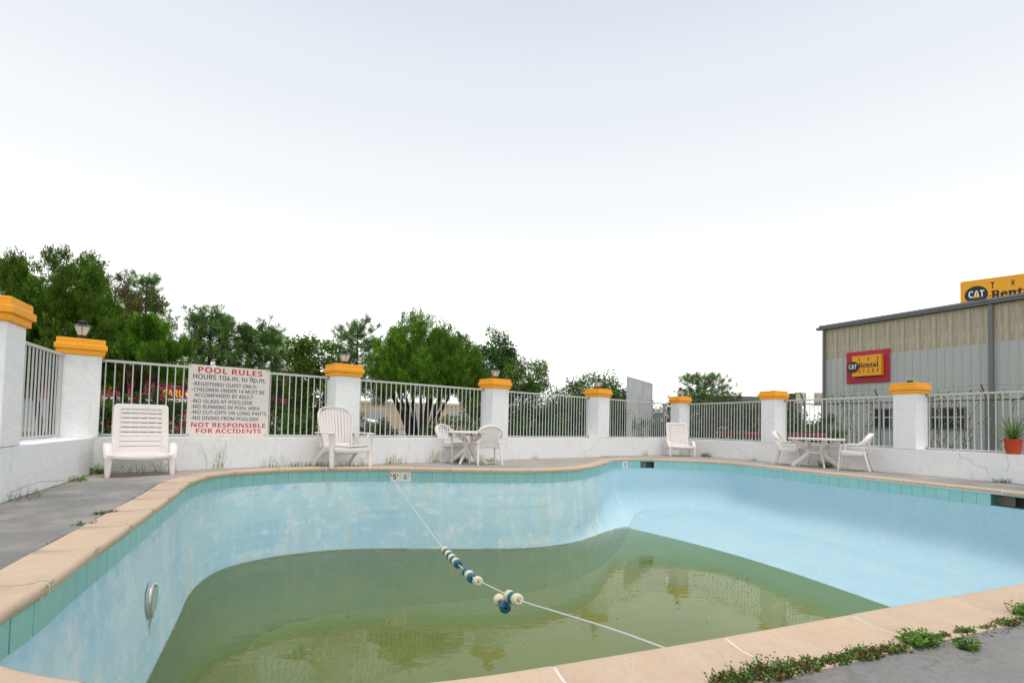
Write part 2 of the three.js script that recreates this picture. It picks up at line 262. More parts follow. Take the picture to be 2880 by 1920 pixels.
{
  // tile band, one mesh per tile
  const nT = Math.round(OUT.L / .178), w = OUT.L / nT, tg = new THREE.BoxGeometry(w - .004, .164, .010);
  const tmap = [0, 1, 2].map((k) => tex(64, 64, (u, v) => mul3(mix3([.30, .62, .60], [.37, .70, .67], fbm(u * 4, v * 4, 4, 4, 300 + k, 3)), .9 + .12 * fbm(u * 20, v * 20, 20, 20, 310, 2))));
  const tm = []; for (let k = 0; k < 6; k++) tm.push(phy({ map: tmap[k % 3], color: lin(.95 + .02 * (k % 3), .94 + .02 * (k % 3), .95 + .02 * (k % 2)), roughness: .35 }));
  const marks = [{ s: nearestS(-1.86, 8.73), t: "5'", c: '#15181c' }, { s: nearestS(-1.68, 8.71), t: "6'", c: '#6f90b0' }, { s: nearestS(2.809, 12.714), t: "3'", c: '#15181c' }].map((m) => ({ ...m, i: Math.floor(m.s / w) }));
  if (marks[0].i === marks[1].i) marks[1].i += sideSign > 0 ? 1 : 1;
  for (let i = 0; i < nT; i++) {
    const s = (i + .5) * w; if (skim.some(([a, b]) => s > a && s < b)) continue;
    const q = outAt(s), mk = marks.find((m) => m.i === i); let m = tm[Math.floor(rnd() * 6)], geo = tg;
    if (mk) {
      const c = document.createElement('canvas'); c.width = 128; c.height = 128; const x = c.getContext('2d'); x.fillStyle = '#f0ebe0'; x.fillRect(0, 0, 128, 128); x.fillStyle = mk.c; x.font = 'bold 92px sans-serif'; x.textAlign = 'center'; x.textBaseline = 'middle'; x.fillText(mk.t, 68, 68);
      const t = new THREE.CanvasTexture(c); t.colorSpace = THREE.SRGBColorSpace; m = phy({ map: t, roughness: .35 });
    }
    const o = mesh(mk ? 'depth_marker_tile' : 'tile', geo, m, pool, mk ? `cream depth tile reading ${mk.t}` : undefined);
    o.position.set(q.x, -.104 + rr(-.0012, .0012), -q.z); const nx = -q.nx * sideSign, nz = -q.nz * sideSign; o.rotation.y = Math.atan2(nx, -nz); o.rotation.z = rr(-.004, .004);
  }
  // bed behind the tiles, left open at the skimmers; skimmer boxes
  const pos = [], idx = []; let n = 0;
  for (let i = 0; i < NS; i++) { const s = (i + .5) / NS * OUT.L; if (skim.some(([a, b]) => s > a && s < b)) continue; const [ax, az] = off(i / NS * OUT.L, .004), [bx_, bz] = off((i + 1) / NS * OUT.L, .004); pos.push(ax, -.015, -az, bx_, -.015, -bz, ax, -.195, -az, bx_, -.195, -bz); idx.push(n, n + 1, n + 2, n + 1, n + 3, n + 2); n += 4; }
  const g = new THREE.BufferGeometry(); g.setAttribute('position', new THREE.Float32BufferAttribute(pos, 3)); g.setIndex(idx); g.computeVertexNormals();
  mesh('tile_bed', g, std({ color: lin(.33, .42, .40), side: THREE.DoubleSide }), pool);
  skim.forEach(([a, b], k) => {
    const q = outAt((a + b) / 2), W = b - a, o = new THREE.Group(); o.name = 'skimmer'; pool.add(o); o.position.set(q.x, -.104, -q.z); o.rotation.y = Math.atan2(-q.nx * sideSign, q.nz * sideSign);
    const dm = std({ color: lin(.16, .36, .36), roughness: .6 }), bm = std({ color: lin(.28, .22, .16) });
    mesh('skimmer_throat', merge([bx(W, .012, .34, 0, -.085, -.17), bx(W, .012, .34, 0, .082, -.17), bx(.012, .17, .34, -W / 2, 0, -.17), bx(.012, .17, .34, W / 2, 0, -.17)]), dm, o);
    mesh('skimmer_back', bx(W, .17, .012, 0, 0, -.34), k ? bm : std({ color: lin(.30, .34, .34) }), o);
    mesh('weir_flap', bx(W * .46, .13, .008, -W * .25, -.01, -.16), k ? bm : std({ color: lin(.30, .32, .32) }), o);
  });
  // coping stones
  const nC = Math.round(OUT.L / .69), cl = OUT.L / nC, s0 = nearestS(.145, 1.658), pr = [[.25, -.02], [.25, .034], [.245, .040], [.12, .038], [.05, .0385], [.015, .044], [-.005, .050], [-.022, .0515], [-.036, .046], [-.045, .034], [-.048, .018], [-.045, .002], [-.036, -.012], [-.02, -.018], [.0, -.02]];
  const arc = [0]; for (let k = 1; k <= pr.length; k++) arc.push(arc[k - 1] + 1.35 * Math.hypot(pr[k % pr.length][0] - pr[k - 1][0], pr[k % pr.length][1] - pr[k - 1][1]));
  const cmaps = [0, 1, 2].map((k) => tex(512, 256, (u, v) => { const a = fbm(u * 5, v * 3, 5, 3, 320 + k, 5), b = vnoise(u * 150, v * 70, 150, 70, 330 + k), e = fbm(u * 26, v * 12, 26, 12, 340 + k, 3); let c = mix3([.575, .42, .295], [.65, .50, .37], a); c = mix3(c, [.50, .40, .31],   .28 * sstep(.58, .76, e)); c = mix3(c, [.32, .25, .19], .7 * sstep(.94, .99, b)); return mul3(c, .93 + .1 * b); }));
  const lipm = cmaps.map((m, k) => std({ map: m, roughness: .9, bumpMap: stuccoBump, bumpScale: .0015, color: lin(.94 + .03 * k, .94 + .03 * k, .95 + .02 * k) }));
  for (let c = 0; c < nC; c++) {
    const a = s0 + c * cl + .006, b = s0 + (c + 1) * cl - .006, M = 7, p = [], uv = [], id = [], K = pr.length, dy = rr(-.001, .001);
    for (let i = 0; i <= M; i++) for (let k = 0; k <= K; k++) { const [o, y] = pr[k % K], [x, z] = off(a + (b - a) * i / M, o); p.push(x, y + dy, -z); uv.push(i / M + c * .37, arc[k]); }
    for (let i = 0; i < M; i++) for (let k = 0; k < K; k++) { const u = i * (K + 1) + k, w2 = u + K + 1; id.push(u, u + 1, w2, u + 1, w2 + 1, w2); }
    const tri = THREE.ShapeUtils.triangulateShape(pr.map(([o, y]) => new THREE.Vector2(o, y)), []);
    for (const i of [0, M]) for (const t of tri) id.push(...t.map((q) => i * (K + 1) + q));
    const gg = new THREE.BufferGeometry(); gg.setAttribute('position', new THREE.Float32BufferAttribute(p, 3)); gg.setAttribute('uv', new THREE.Float32BufferAttribute(uv, 2)); gg.setIndex(sideSign > 0 ? id : id.reverse()); gg.computeVertexNormals();
    mesh('coping_stone', gg, lipm[Math.floor(rnd() * 3)], pool);
  }
  // mortar in the joints
  const mp = [], mi = []; const K = pr.length;
  for (let i = 0; i <= NS; i++) for (let k = 0; k <= K; k++) { const [o, y] = pr[k % K], [x, z] = off(i / NS * OUT.L, o > .1 ? o - .004 : o + .0015); mp.push(x, y - .0024, -z); }
  for (let i = 0; i < NS; i++) for (let k = 0; k < K; k++) { const u = i * (K + 1) + k, w2 = u + K + 1; mi.push(u, u + 1, w2, u + 1, w2 + 1, w2); }
  const mg = new THREE.BufferGeometry(); mg.setAttribute('position', new THREE.Float32BufferAttribute(mp, 3)); mg.setIndex(mi); mg.computeVertexNormals();
  mesh('coping_mortar', mg, std({ color: lin(.74, .71, .66), roughness: 1 }), pool);
  // underwater light in the left wall
  const ls = nearestS(-2.99, 4.26), q = outAt(ls), [lx, lz] = off(ls, -.05), li = new THREE.Group(); li.name = 'pool_light'; pool.add(li); li.position.set(lx, -.70, -lz); li.rotation.y = Math.atan2(-q.nx * sideSign, q.nz * sideSign);
  const chrome = std({ color: lin(.60, .60, .57), metalness: .7, roughness: .4 });
  mesh('rim', new THREE.TorusGeometry(.125, .018, 8, 28).translate(0, 0, .012), chrome, li);
  mesh('niche', new THREE.CylinderGeometry(.14, .14, .02, 28).rotateX(Math.PI / 2).translate(0, 0, -.002), std({ color: lin(.40, .44, .42) }), li);
  const lens = []; for (let i = -5; i <= 5; i++) { const h = Math.sqrt(1 - (i / 5.8) ** 2) * .098; lens.push(new THREE.CylinderGeometry(.0095, .0095, 2 * h, 6).rotateZ(Math.PI / 2).translate(0, i * .0175, .022)); }
  mesh('ribbed_lens', merge(lens), phy({ color: lin(.42, .50, .46), roughness: .2 }), li);
  mesh('screw', new THREE.CylinderGeometry(.012, .012, .02, 8).rotateX(Math.PI / 2).translate(0, .125, .03), chrome, li);
  mesh('drain_cord', tube([[-.02, -.13, .015], [-.03, -.3, .0], [-.035, -.45, .005], [-.02, -.62, .018]], .007, 14), std({ color: lin(.55, .50, .40) }), li);
}
{ // water left in the deep end
  const sh = new THREE.Shape(OUT.pts.filter((_, i) => i % 2 === 0).map((p, i) => { const [x, z] = off(i * 2 / NS * OUT.L, .02); return new THREE.Vector2(x, z); }));
  const g = new THREE.ShapeGeometry(sh).rotateX(-Math.PI / 2).translate(0, -1.3, 0);
  const p = g.attributes.position, uv = g.attributes.uv; for (let i = 0; i < p.count; i++) uv.setXY(i, p.getX(i) / 4, p.getZ(i) / 4);
  const H = (u, v) => .55 * fbm(u * 13 + .8 * fbm(u * 5, v * 5, 5, 5, 401, 2), v * 20, 13, 20, 411, 3) + .3 * fbm(u * 4, v * 5, 4, 5, 421, 2) + .15 * fbm(u * 60, v * 80, 60, 80, 431, 2);
  const bump = tex(1024, 1024, H, { color: false });
  const m = phy({ color: lin(.51, .575, .285), roughness: .02, transmission: .87, thickness: 0, ior: 1.333, side: THREE.DoubleSide, bumpMap: bump, bumpScale: .0035 });
  struct(mesh('water', g, m)); 
}

// ------------------------------------------------------------------ white boundary walls, pillars, lamps, fences
function crack(parent, pts, w = .004) {      // open joint in the render, a thin dark ribbon 2 mm proud
  const p = [], id = []; pts.forEach(([x, y], i) => { const a = pts[Math.max(0, i - 1)], b = pts[Math.min(pts.length - 1, i + 1)], dx = b[0] - a[0], dy = b[1] - a[1], l = Math.hypot(dx, dy), k = w * rr(.5, 1.1) / 2; p.push(x - dy / l * k, y + dx / l * k, .002, x + dy / l * k, y - dx / l * k, .002); if (i) id.push(2 * i - 2, 2 * i - 1, 2 * i, 2 * i - 1, 2 * i + 1, 2 * i); });
  const g = new THREE.BufferGeometry(); g.setAttribute('position', new THREE.Float32BufferAttribute(p, 3)); g.setIndex(id); g.computeVertexNormals();
  return mesh('crack', g, crackMat, parent);
}
const crackMat = std({ color: lin(.13, .115, .10), side: THREE.DoubleSide });
const WT = .46;                              // wall thickness
function lowWall(line, s0, s1, h, label) {
  const [x, Z] = onLine(line, s0), o = thing('boundary_wall', label, 'wall', x, 0, Z, line.turn, 'low white walls round the pool'), L = s1 - s0;
  const g = new THREE.BoxGeometry(L, h + .1, WT, Math.round(L / .25), 3, 2).translate(L / 2, (h - .1) / 2, -WT / 2), p = g.attributes.position;
  for (let i = 0; i < p.count; i++) if (p.getZ(i) > -.01) p.setZ(i, -.006 * fbm(p.getX(i) * 1.7, p.getY(i) * 3, 0, 0, 501, 2)); else if (p.getY(i) > h - .01) p.setY(i, h - .004 * fbm(p.getX(i) * 2, 1, 0, 0, 505, 2));
  g.computeVertexNormals(); mesh('wall_body', boxUV(g, s0), stucco, o); return o;
}
const wallBack = lowWall(LINE.back, -.38, 14.72, .504, 'long low white stucco wall behind the loungers, from corner to corner');
const wallRight = lowWall(LINE.right, -.44, 13.2, .500, 'low white stucco wall that carries the potted yucca');
const wallLeft = lowWall(LINE.left, -9, 0, .498, 'low white stucco wall running from the side pillar to the lounger corner');
const jag = (x, y, n, dx, dy, j) => Array.from({ length: n }, (_, i) => [x + dx * i / (n - 1) + (i % 2 ? j : -j) * rnd(), y + dy * i / (n - 1)]);
crack(wallBack, jag(7.12, .34, 9, -.28, -.3, .02)); crack(wallBack, [[11.05, .45], [11.0, .4], [10.86, .38], [10.84, .3], [10.7, .27], [10.66, .2], [10.5, .17], [10.3, .09]]);
crack(wallBack, jag(12.6, .3, 7, -.1, -.2, .015)); crack(wallBack, [[4.2, .49], [4.24, .4], [4.2, .31], [4.3, .22]], .003);
crack(wallRight, [[2.6, .42], [2.63, .34], [2.78, .30], [2.81, .22], [2.95, .19], [2.97, .1]]); crack(wallRight, [[7.85, .48], [7.86, .4], [8.02, .36], [8.05, .28], [8.25, .24], [8.28, .15]]); crack(wallRight, [[8.55, .48], [8.56, .3], [8.54, .17]], .003);
crack(wallRight, [[5.0, .27], [5.4, .265], [5.8, .27]], .003); crack(wallRight, [[8.9, .08], [9.3, .085], [9.8, .08], [10.4, .085], [11, .08]], .009); crack(wallRight, [[9.3, .085], [9.31, .0]], .008); crack(wallRight, [[9.75, .085], [9.76, 0]], .009);
crack(wallLeft, [[8.78, .46], [8.8, .36], [8.77, .27], [8.8, .2]], .004); crack(wallLeft, [[6.4, .08], [6.8, .09], [7.1, .1], [7.4, .07], [7.9, .03]], .004); crack(wallLeft, [[8.3, .27], [8.6, .29], [8.95, .28]], .003);

function makePillar(line, s, w, label) {
  const [x, Z] = onLine(line, s + w / 2, -w / 2 + .003), o = thing('gate_pillar', label, 'pillar', x, .502, Z, line.turn, 'white pillars with orange caps'), t = -.502;
  const g = new RoundedBoxGeometry(w, 1.13, w, 3, .012).translate(0, .565, 0); mesh('shaft', boxUV(g, s * 3.1, s), stucco, o);
  const tier = (y0, y1, e) => boxUV(rbox(w + e * 2, y1 - y0, w + e * 2, .012, 0, (y0 + y1) / 2 + t, 0, 2), s);
  const cap = mesh('cap', merge([tier(1.63, 1.702, .030), tier(1.700, 1.772, .056), tier(1.766, 1.85, .034)]), orange, o);
  return [o, cap, x, Z];
}
const frost = phy({ color: lin(.90, .93, .91), roughness: .22, transmission: .38, thickness: 0, side: THREE.DoubleSide });
function makeLamp(x, y, Z, turn, label) {
  const o = thing('pillar_lamp', label, 'lamp', x, y, Z, turn, 'lanterns on the pillars'), N = 6;
  mesh('collar', new THREE.LatheGeometry([[.001, 0], [.052, 0], [.052, .012], [.046, .016], [.046, .05], [.056, .054], [.056, .066], [.001, .066]].map(([a, b]) => new THREE.Vector2(a, b)), 18), darkMetal, o);
  const pt = (r, k, yy) => [Math.sin(k / N * 2 * Math.PI) * r, yy, Math.cos(k / N * 2 * Math.PI) * r], r0 = .054, r1 = .108, y0 = .066, y1 = .192, bars = [];
  for (let k = 0; k < N; k++) {
    const a = pt(r0, k, y0), b = pt(r0, k + 1, y0), c = pt(r1, k + 1, y1), d = pt(r1, k, y1), g = new THREE.BufferGeometry();
    g.setAttribute('position', new THREE.Float32BufferAttribute([...a, ...b, ...c, ...a, ...c, ...d], 3)); g.computeVertexNormals(); mesh('pane', g, frost, o);
    bars.push(sweep([a, d], [.007, .007], { smooth: false, sides: 4, up: [.3, .2, .9] }), sweep([c, d], [.008, .008], { smooth: false, sides: 4 }));
  }
  mesh('frame', merge(bars), darkMetal, o);
  mesh('roof', new THREE.ConeGeometry(.122, .05, N, 1, true).translate(0, .222, 0), phy({ color: lin(.10, .13, .125), roughness: .35, metalness: .4 }), o).rotation.y = 0;
  mesh('vent_cap', new THREE.LatheGeometry([[.03, .228], [.05, .244], [.058, .250], [.05, .262], [.03, .272], [.012, .277], [.008, .285], [.011, .292], [.006, .302], [.004, .318], [.001, .322]].map(([a, b]) => new THREE.Vector2(a, b)), 16), darkMetal, o);
  mesh('bulb', new THREE.SphereGeometry(.026, 12, 10).scale(1, 1.35, 1).translate(0, .115, 0), phy({ color: lin(.85, .85, .82), roughness: .2 }), o);
  return o;
}
const PIL = [
  ['left', -2.85, .42, 'white pillar on the side wall, its orange cap without any lamp, next to dark conifers', null],
  ['back', -.364, .455, 'white corner pillar with lamp, beside the tall white sun lounger and the rules sign panel', 'lantern on the corner pillar beside the sun lounger'],
  ['back', 3.404, .46, 'white pillar with lamp rising behind the fan-back garden chair', 'lantern on the pillar behind the fan-back garden chair'],
  ['back', 6.988, .465, 'white pillar with lamp beside the round table and two plastic chairs', 'lantern on the pillar beside the round plastic table'],
  ['back', 10.60, .46, 'white pillar with lamp between the dark hedge and the tall grey slab', 'lantern on the pillar beside the tall grey slab'],
  ['right', -.42, .42, 'white pillar with lamp at the far corner, behind the far sun lounger', 'lantern on the far corner pillar above the far sun lounger'],
  ['right', 3.05, .42, 'white pillar without lamp, bare orange cap with a small knob, beside the long table', null],
  ['right', 6.27, .42, 'white pillar with a black lamp stub on its orange cap, near the potted yucca', null],
];
PIL.forEach(([l, s, w, label, lamp], i) => {
  const [o, cap, x, Z] = makePillar(LINE[l], s, w, label);
  if (lamp) makeLamp(x, 1.8522, Z, LINE[l].turn + i, lamp);
  if (i === 6) mesh('knob', new THREE.CylinderGeometry(.05, .07, .03, 12).translate(0, 1.364, 0), orange, o);
  if (i === 7) mesh('lamp_stub', new THREE.CylinderGeometry(.05, .05, .06, 14).translate(0, 1.378, 0), darkMetal, o);
});
const FZ = -.36;                             // fences stand near the back of the wall top
function fence(line, s0, s1, label) {
  const [x, Z] = onLine(line, s0, FZ), o = thing('fence_panel', label, 'fence', x, .508, Z, line.turn, 'white bar fence panels on the wall'), L = s1 - s0, H = 1.115;
  mesh('top_rail', rbox(L + .03, .036, .036, .004, L / 2, H - .018, 0), railMat, o); mesh('bottom_rail', rbox(L + .03, .03, .03, .004, L / 2, .022, 0), railMat, o);
  for (const [bX, bY] of [[.01, H - .02], [L - .01, H - .02], [.01, .022], [L - .01, .022]]) mesh('bracket', bx(.05, .05, .06, bX, bY, 0), galv, o);
  const n = Math.round(L / .1065), g = bx(.0148, H - .05, .0148, 0, (H - .05) / 2 + .03, 0);
  for (let i = 0; i < n; i++) { const b = mesh('bar', g, railMat, o); b.position.set((i + .5) * L / n + rr(-.002, .002), 0, 0); b.rotation.z = rr(-.004, .004); }
  return o;
}
fence(LINE.left, -2.43, -.05, 'white bar fence panel on the side wall, between the lampless pillar and the corner pillar');
fence(LINE.back, .091, 3.404, 'white bar fence panel that carries the pool rules sign');
fence(LINE.back, 3.864, 6.988, 'white bar fence panel in front of the many-stemmed round conifer');
fence(LINE.back, 7.453, 10.60, 'white bar fence panel in front of the dark rounded hedge');
fence(LINE.back, 11.06, 14.40, 'white bar fence panel in front of the tall grey slab');
fence(LINE.right, 0, 3.05, 'white bar fence panel between the far corner lounger and the long table');
fence(LINE.right, 3.47, 6.27, 'white bar fence panel above the long table and its two chairs');
fence(LINE.right, 6.69, 10.4, 'white bar fence panel behind the potted yucca');

// ------------------------------------------------------------------ pool rules sign
{
  const c = document.createElement('canvas'); c.width = 1024; c.height = 960; const x = c.getContext('2d');
  x.fillStyle = '#ddd5cd'; x.fillRect(0, 0, 1024, 960);
  for (let i = 0; i < 900; i++) { x.fillStyle = `rgba(${150 + rnd() * 60 | 0},${130 + rnd() * 50 | 0},${105 + rnd() * 50 | 0},${rnd() * .07})`; const w = rnd() * 60; x.fillRect(rnd() * 1024, rnd() * 960, w, 2 + rnd() * 40); }
  const line = (t, cx, y, w, h, col, font) => { x.save(); x.font = `${font} 100px sans-serif`; const m = x.measureText(t).width; x.translate(cx - w / 2, y); x.scale(w / m, h / 73); x.fillStyle = col; x.textBaseline = 'alphabetic'; x.textAlign = 'left'; x.fillText(t, 0, 0); if (!font) { x.lineWidth = 3.5; x.strokeStyle = col; x.strokeText(t, 0, 0); } x.restore(); };
  const R = '#c41d33', B = '#27365c';
  line('POOL RULES', 512, 102, 830, 76, R, 'bold'); line('HOURS 10a.m. to 9p.m.', 512, 190, 930, 66, B, '');
  const L = (t, x0, y, w) => line(t, x0 + w / 2, y, w, 50, B, '');
  L('-REGISTERED GUEST ONLY!', 48, 280, 800); L('-CHILDREN UNDER 14 MUST BE', 45, 355, 915); L('ACCOMPANIED BY ADULT', 80, 430, 730); L('-NO GLASS AT POOLSIDE', 45, 510, 760); L('-NO RUNNING IN POOL AREA', 45, 585, 855); L('-NO CUT-OFFS OR LONG PANTS', 45, 660, 950); L('-NO DIVING FROM POOLSIDE', 45, 737, 850);
  line('NOT RESPONSIBLE', 520, 835, 950, 62, R, 'bold'); line('FOR ACCIDENTS', 520, 915, 830, 62, R, 'bold');
  x.fillStyle = '#ddd5cd'; for (const [a, b, w, h] of [[900, 640, 30, 5], [905, 652, 8, 20], [930, 650, 25, 9], [935, 612, 6, 30], [690, 880, 20, 6], [740, 905, 30, 6], [770, 866, 8, 20], [560, 905, 30, 5], [700, 545, 16, 8], [410, 640, 18, 6]]) x.fillRect(a, b, w, h);
  x.fillStyle = '#a8662c'; for (const [a, b, w, h] of [[5, 925, 40, 4], [22, 925, 5, 26], [950, 930, 46, 5], [970, 936, 4, 16], [12, 8, 10, 8], [985, 10, 12, 9]]) x.fillRect(a, b, w, h);
  const t = new THREE.CanvasTexture(c); t.colorSpace = THREE.SRGBColorSpace; t.anisotropy = 8;
  const [px, pZ] = onLine(LINE.back, 1.77, FZ + .018), o = thing('rules_sign', 'white board headed POOL RULES in red, tied to the bar fence', 'sign', px, .508, pZ, LINE.back.turn);
  const g = new THREE.PlaneGeometry(1.20, 1.145).translate(0, .575, .0058); mesh('printed_face', g, std({ map: t, roughness: .55 }), o); mesh('board', bx(1.20, 1.145, .01, 0, .575, 0), std({ color: lin(.70, .66, .62) }), o);
  for (const [a, b] of [[-.57, 1.12], [.57, 1.12], [-.57, .03], [.57, .03]]) mesh('tie_wire', new THREE.TorusGeometry(.02, .003, 5, 12).rotateY(1.2).translate(a, b, 0), std({ color: lin(.35, .16, .05) }), o);
}

// ------------------------------------------------------------------ white plastic furniture (x right, z to the front)
const scaleG = (g, k) => g.scale(k, k, k);
function armchair(name, label) {
  const o = thing(name, label, 'chair', 0, 0, 0, 0, 'white plastic armchairs at the tables'), S = [-1, 1];
  const arch = (a) => { const t = clamp((a + 1) / 2); const x = Math.cos(Math.PI * (1 - t)) * .275, h = Math.sin(Math.PI * t); return [x * (1 - .04 * h), .565 + .245 * Math.pow(h, .8), -.10 - .21 * Math.pow(h, .55)]; };
  mesh('back_arch', sweep(Array.from({ length: 15 }, (_, i) => arch(-1 + i / 7)), (t) => [.026, .066 + .03 * Math.sin(Math.PI * t)], { seg: 40, up: [0, .25, 1] }), plastic, o);
  for (let i = -3; i <= 3; i++) { const xx = i * .058, top = arch(Math.sin(i * .058 / .29) * 2 / Math.PI * 1.0), y1 = .565 + .235 * Math.pow(Math.sqrt(1 - (xx / .275) ** 2), .8); mesh('slat', sweep([[xx * .82, .44, -.215 - .02 * (1 - Math.abs(i) / 4)], [xx * .92, .56, -.255 - .015 * (1 - Math.abs(i) / 4)], [xx, y1, -.10 - .205 * Math.pow(Math.sqrt(1 - (xx / .275) ** 2), .55)]], [.012, .043], { seg: 6, up: [1, 0, 0] }), plastic, o); }
  mesh('lower_back', sweep([[-.2, .45, -.19], [-.1, .45, -.225], [0, .45, -.235], [.1, .45, -.225], [.2, .45, -.19]], [.014, .085], { seg: 10 }), plastic, o);
  for (const s of S) {
    mesh('arm', sweep([[s * .272, .566, -.11], [s * .292, .575, .02], [s * .29, .572, .16], [s * .277, .545, .225]], [.052, .022], { seg: 14 }), plastic, o);
    mesh('leg', sweep([[s * .275, .555, .215], [s * .268, .40, .235], [s * .272, .2, .25], [s * .28, 0, .268]], (t) => [.052 - .014 * t, .036 - .008 * t], { seg: 10, up: [0, 0, 1] }), plastic, o);
    mesh('leg', sweep([[s * .225, .45, -.19], [s * .235, .34, -.215], [s * .25, .15, -.265], [s * .262, 0, -.31]], (t) => [.055 - .02 * t, .05 - .014 * t], { seg: 10, up: [0, 0, 1] }), plastic, o);
  }
  const sg = new THREE.Shape(); sg.moveTo(-.225, -.205); sg.lineTo(.225, -.205); sg.quadraticCurveTo(.25, 0, .262, .22); sg.quadraticCurveTo(0, .285, -.262, .22); sg.quadraticCurveTo(-.25, 0, -.225, -.205);
  mesh('seat', new THREE.ExtrudeGeometry(sg, { depth: .02, bevelEnabled: true, bevelSize: .01, bevelThickness: .01, bevelSegments: 2, curveSegments: 10 }).rotateX(Math.PI / 2).rotateX(-.06).translate(0, .405, 0), plastic, o);
  mesh('seat_apron', merge([sweep([[-.25, .365, .2], [-.12, .36, .245], [0, .36, .255], [.12, .36, .245], [.25, .365, .2]], [.012, .05], { seg: 10 }), sweep([[-.24, .37, -.19], [-.262, .365, .2]], [.012, .05], { smooth: false }), sweep([[.24, .37, -.19], [.262, .365, .2]], [.012, .05], { smooth: false })]), plastic, o);
  return o;
}
function put(o, x, Z, turn, k = 1, y) { o.position.set(x, y ?? deckY(x, Z), -Z); o.rotation.y = turn; o.scale.setScalar(k); return o; }
// turn: 0 faces the camera (+z); positive turns towards +x
const ch0 = armchair('plastic_armchair', 'white plastic armchair behind the round table, next to the crack in the wall');
put(ch0, -1.27, 10.95, 1.0, .97);
const copyChair = (x, Z, t, label, k) => { const c = ch0.clone(); c.name = numbered('plastic_armchair'); c.userData = { ...ch0.userData, label }; scene.add(c); return put(c, x, Z, t, k); };
copyChair(-.50, 10.38, Math.PI + .35, 'white plastic armchair seen from its slatted back, at the round table below the lamp pillar', .97);
copyChair(6.72, 12.48, .95, 'white plastic armchair at the end of the long table beside the knobbed pillar', .98);
copyChair(7.36, 11.02, -1.75 - .55, 'white plastic armchair facing the long table, its back towards the lamp-stub pillar', .98);

function tableLeg(o, top, hub, foot, w = .085) { mesh('leg', sweep([top, [top[0] * .82 + hub[0] * .18, top[1] - .045, top[2] * .82 + hub[2] * .18], [hub[0] + (top[0] - hub[0]) * .32, (top[1] + hub[1]) / 2, hub[2] + (top[2] - hub[2]) * .32], hub, [hub[0] + (foot[0] - hub[0]) * .35, hub[1] * .62, hub[2] + (foot[2] - hub[2]) * .35], [hub[0] + (foot[0] - hub[0]) * .92, .05, hub[2] + (foot[2] - hub[2]) * .92], foot], (t) => [.032, w * (1 - .32 * Math.abs(t - .45))], { seg: 22, up: [foot[0] - hub[0], .35, foot[2] - hub[2]] }), plastic, o); }
{
  const o = thing('round_table', 'round white plastic table with splayed legs between two armchairs', 'table');
  mesh('table_top', new THREE.LatheGeometry([[.001, .662], [.40, .664], [.428, .660], [.436, .648], [.434, .62], [.426, .62], [.424, .64], [.001, .642]].map(([a, b]) => new THREE.Vector2(a, b)), 44), plastic, o);
  for (let k = 0; k < 4; k++) { const a = k * Math.PI / 2 + .35, c = Math.cos(a), s = Math.sin(a); tableLeg(o, [c * .33, .64, s * .33], [c * .055, .335, s * .055], [c * .40, 0, s * .40]); }
  put(o, -.86, 10.50, 0);
}
{
  const o = thing('long_table', 'long white plastic table with two crossed pedestals between two armchairs', 'table'), sh = new THREE.Shape(), a = .50, b = .36, r = .16;
  sh.moveTo(-a + r, -b); sh.lineTo(a - r, -b); sh.quadraticCurveTo(a, -b, a, -b + r); sh.lineTo(a, b - r); sh.quadraticCurveTo(a, b, a - r, b); sh.lineTo(-a + r, b); sh.quadraticCurveTo(-a, b, -a, b - r); sh.lineTo(-a, -b + r); sh.quadraticCurveTo(-a, -b, -a + r, -b);
  mesh('table_top', new THREE.ExtrudeGeometry(sh, { depth: .028, bevelEnabled: true, bevelSize: .012, bevelThickness: .008, bevelSegments: 2, curveSegments: 8 }).rotateX(Math.PI / 2).translate(0, .662, 0), plastic, o);
  for (const sx of [-1, 1]) for (const sz of [-1, 1]) tableLeg(o, [sx * .37, .63, sz * .27], [sx * .15, .33, sz * .045], [sx * .36, 0, sz * .31], .11);
  mesh('cross_bar', sweep([[-.15, .33, 0], [.15, .33, 0]], [.05, .06], { smooth: false }), plastic, o);
  put(o, 7.0, 11.82, LINE.right.turn + .1, 1);
}
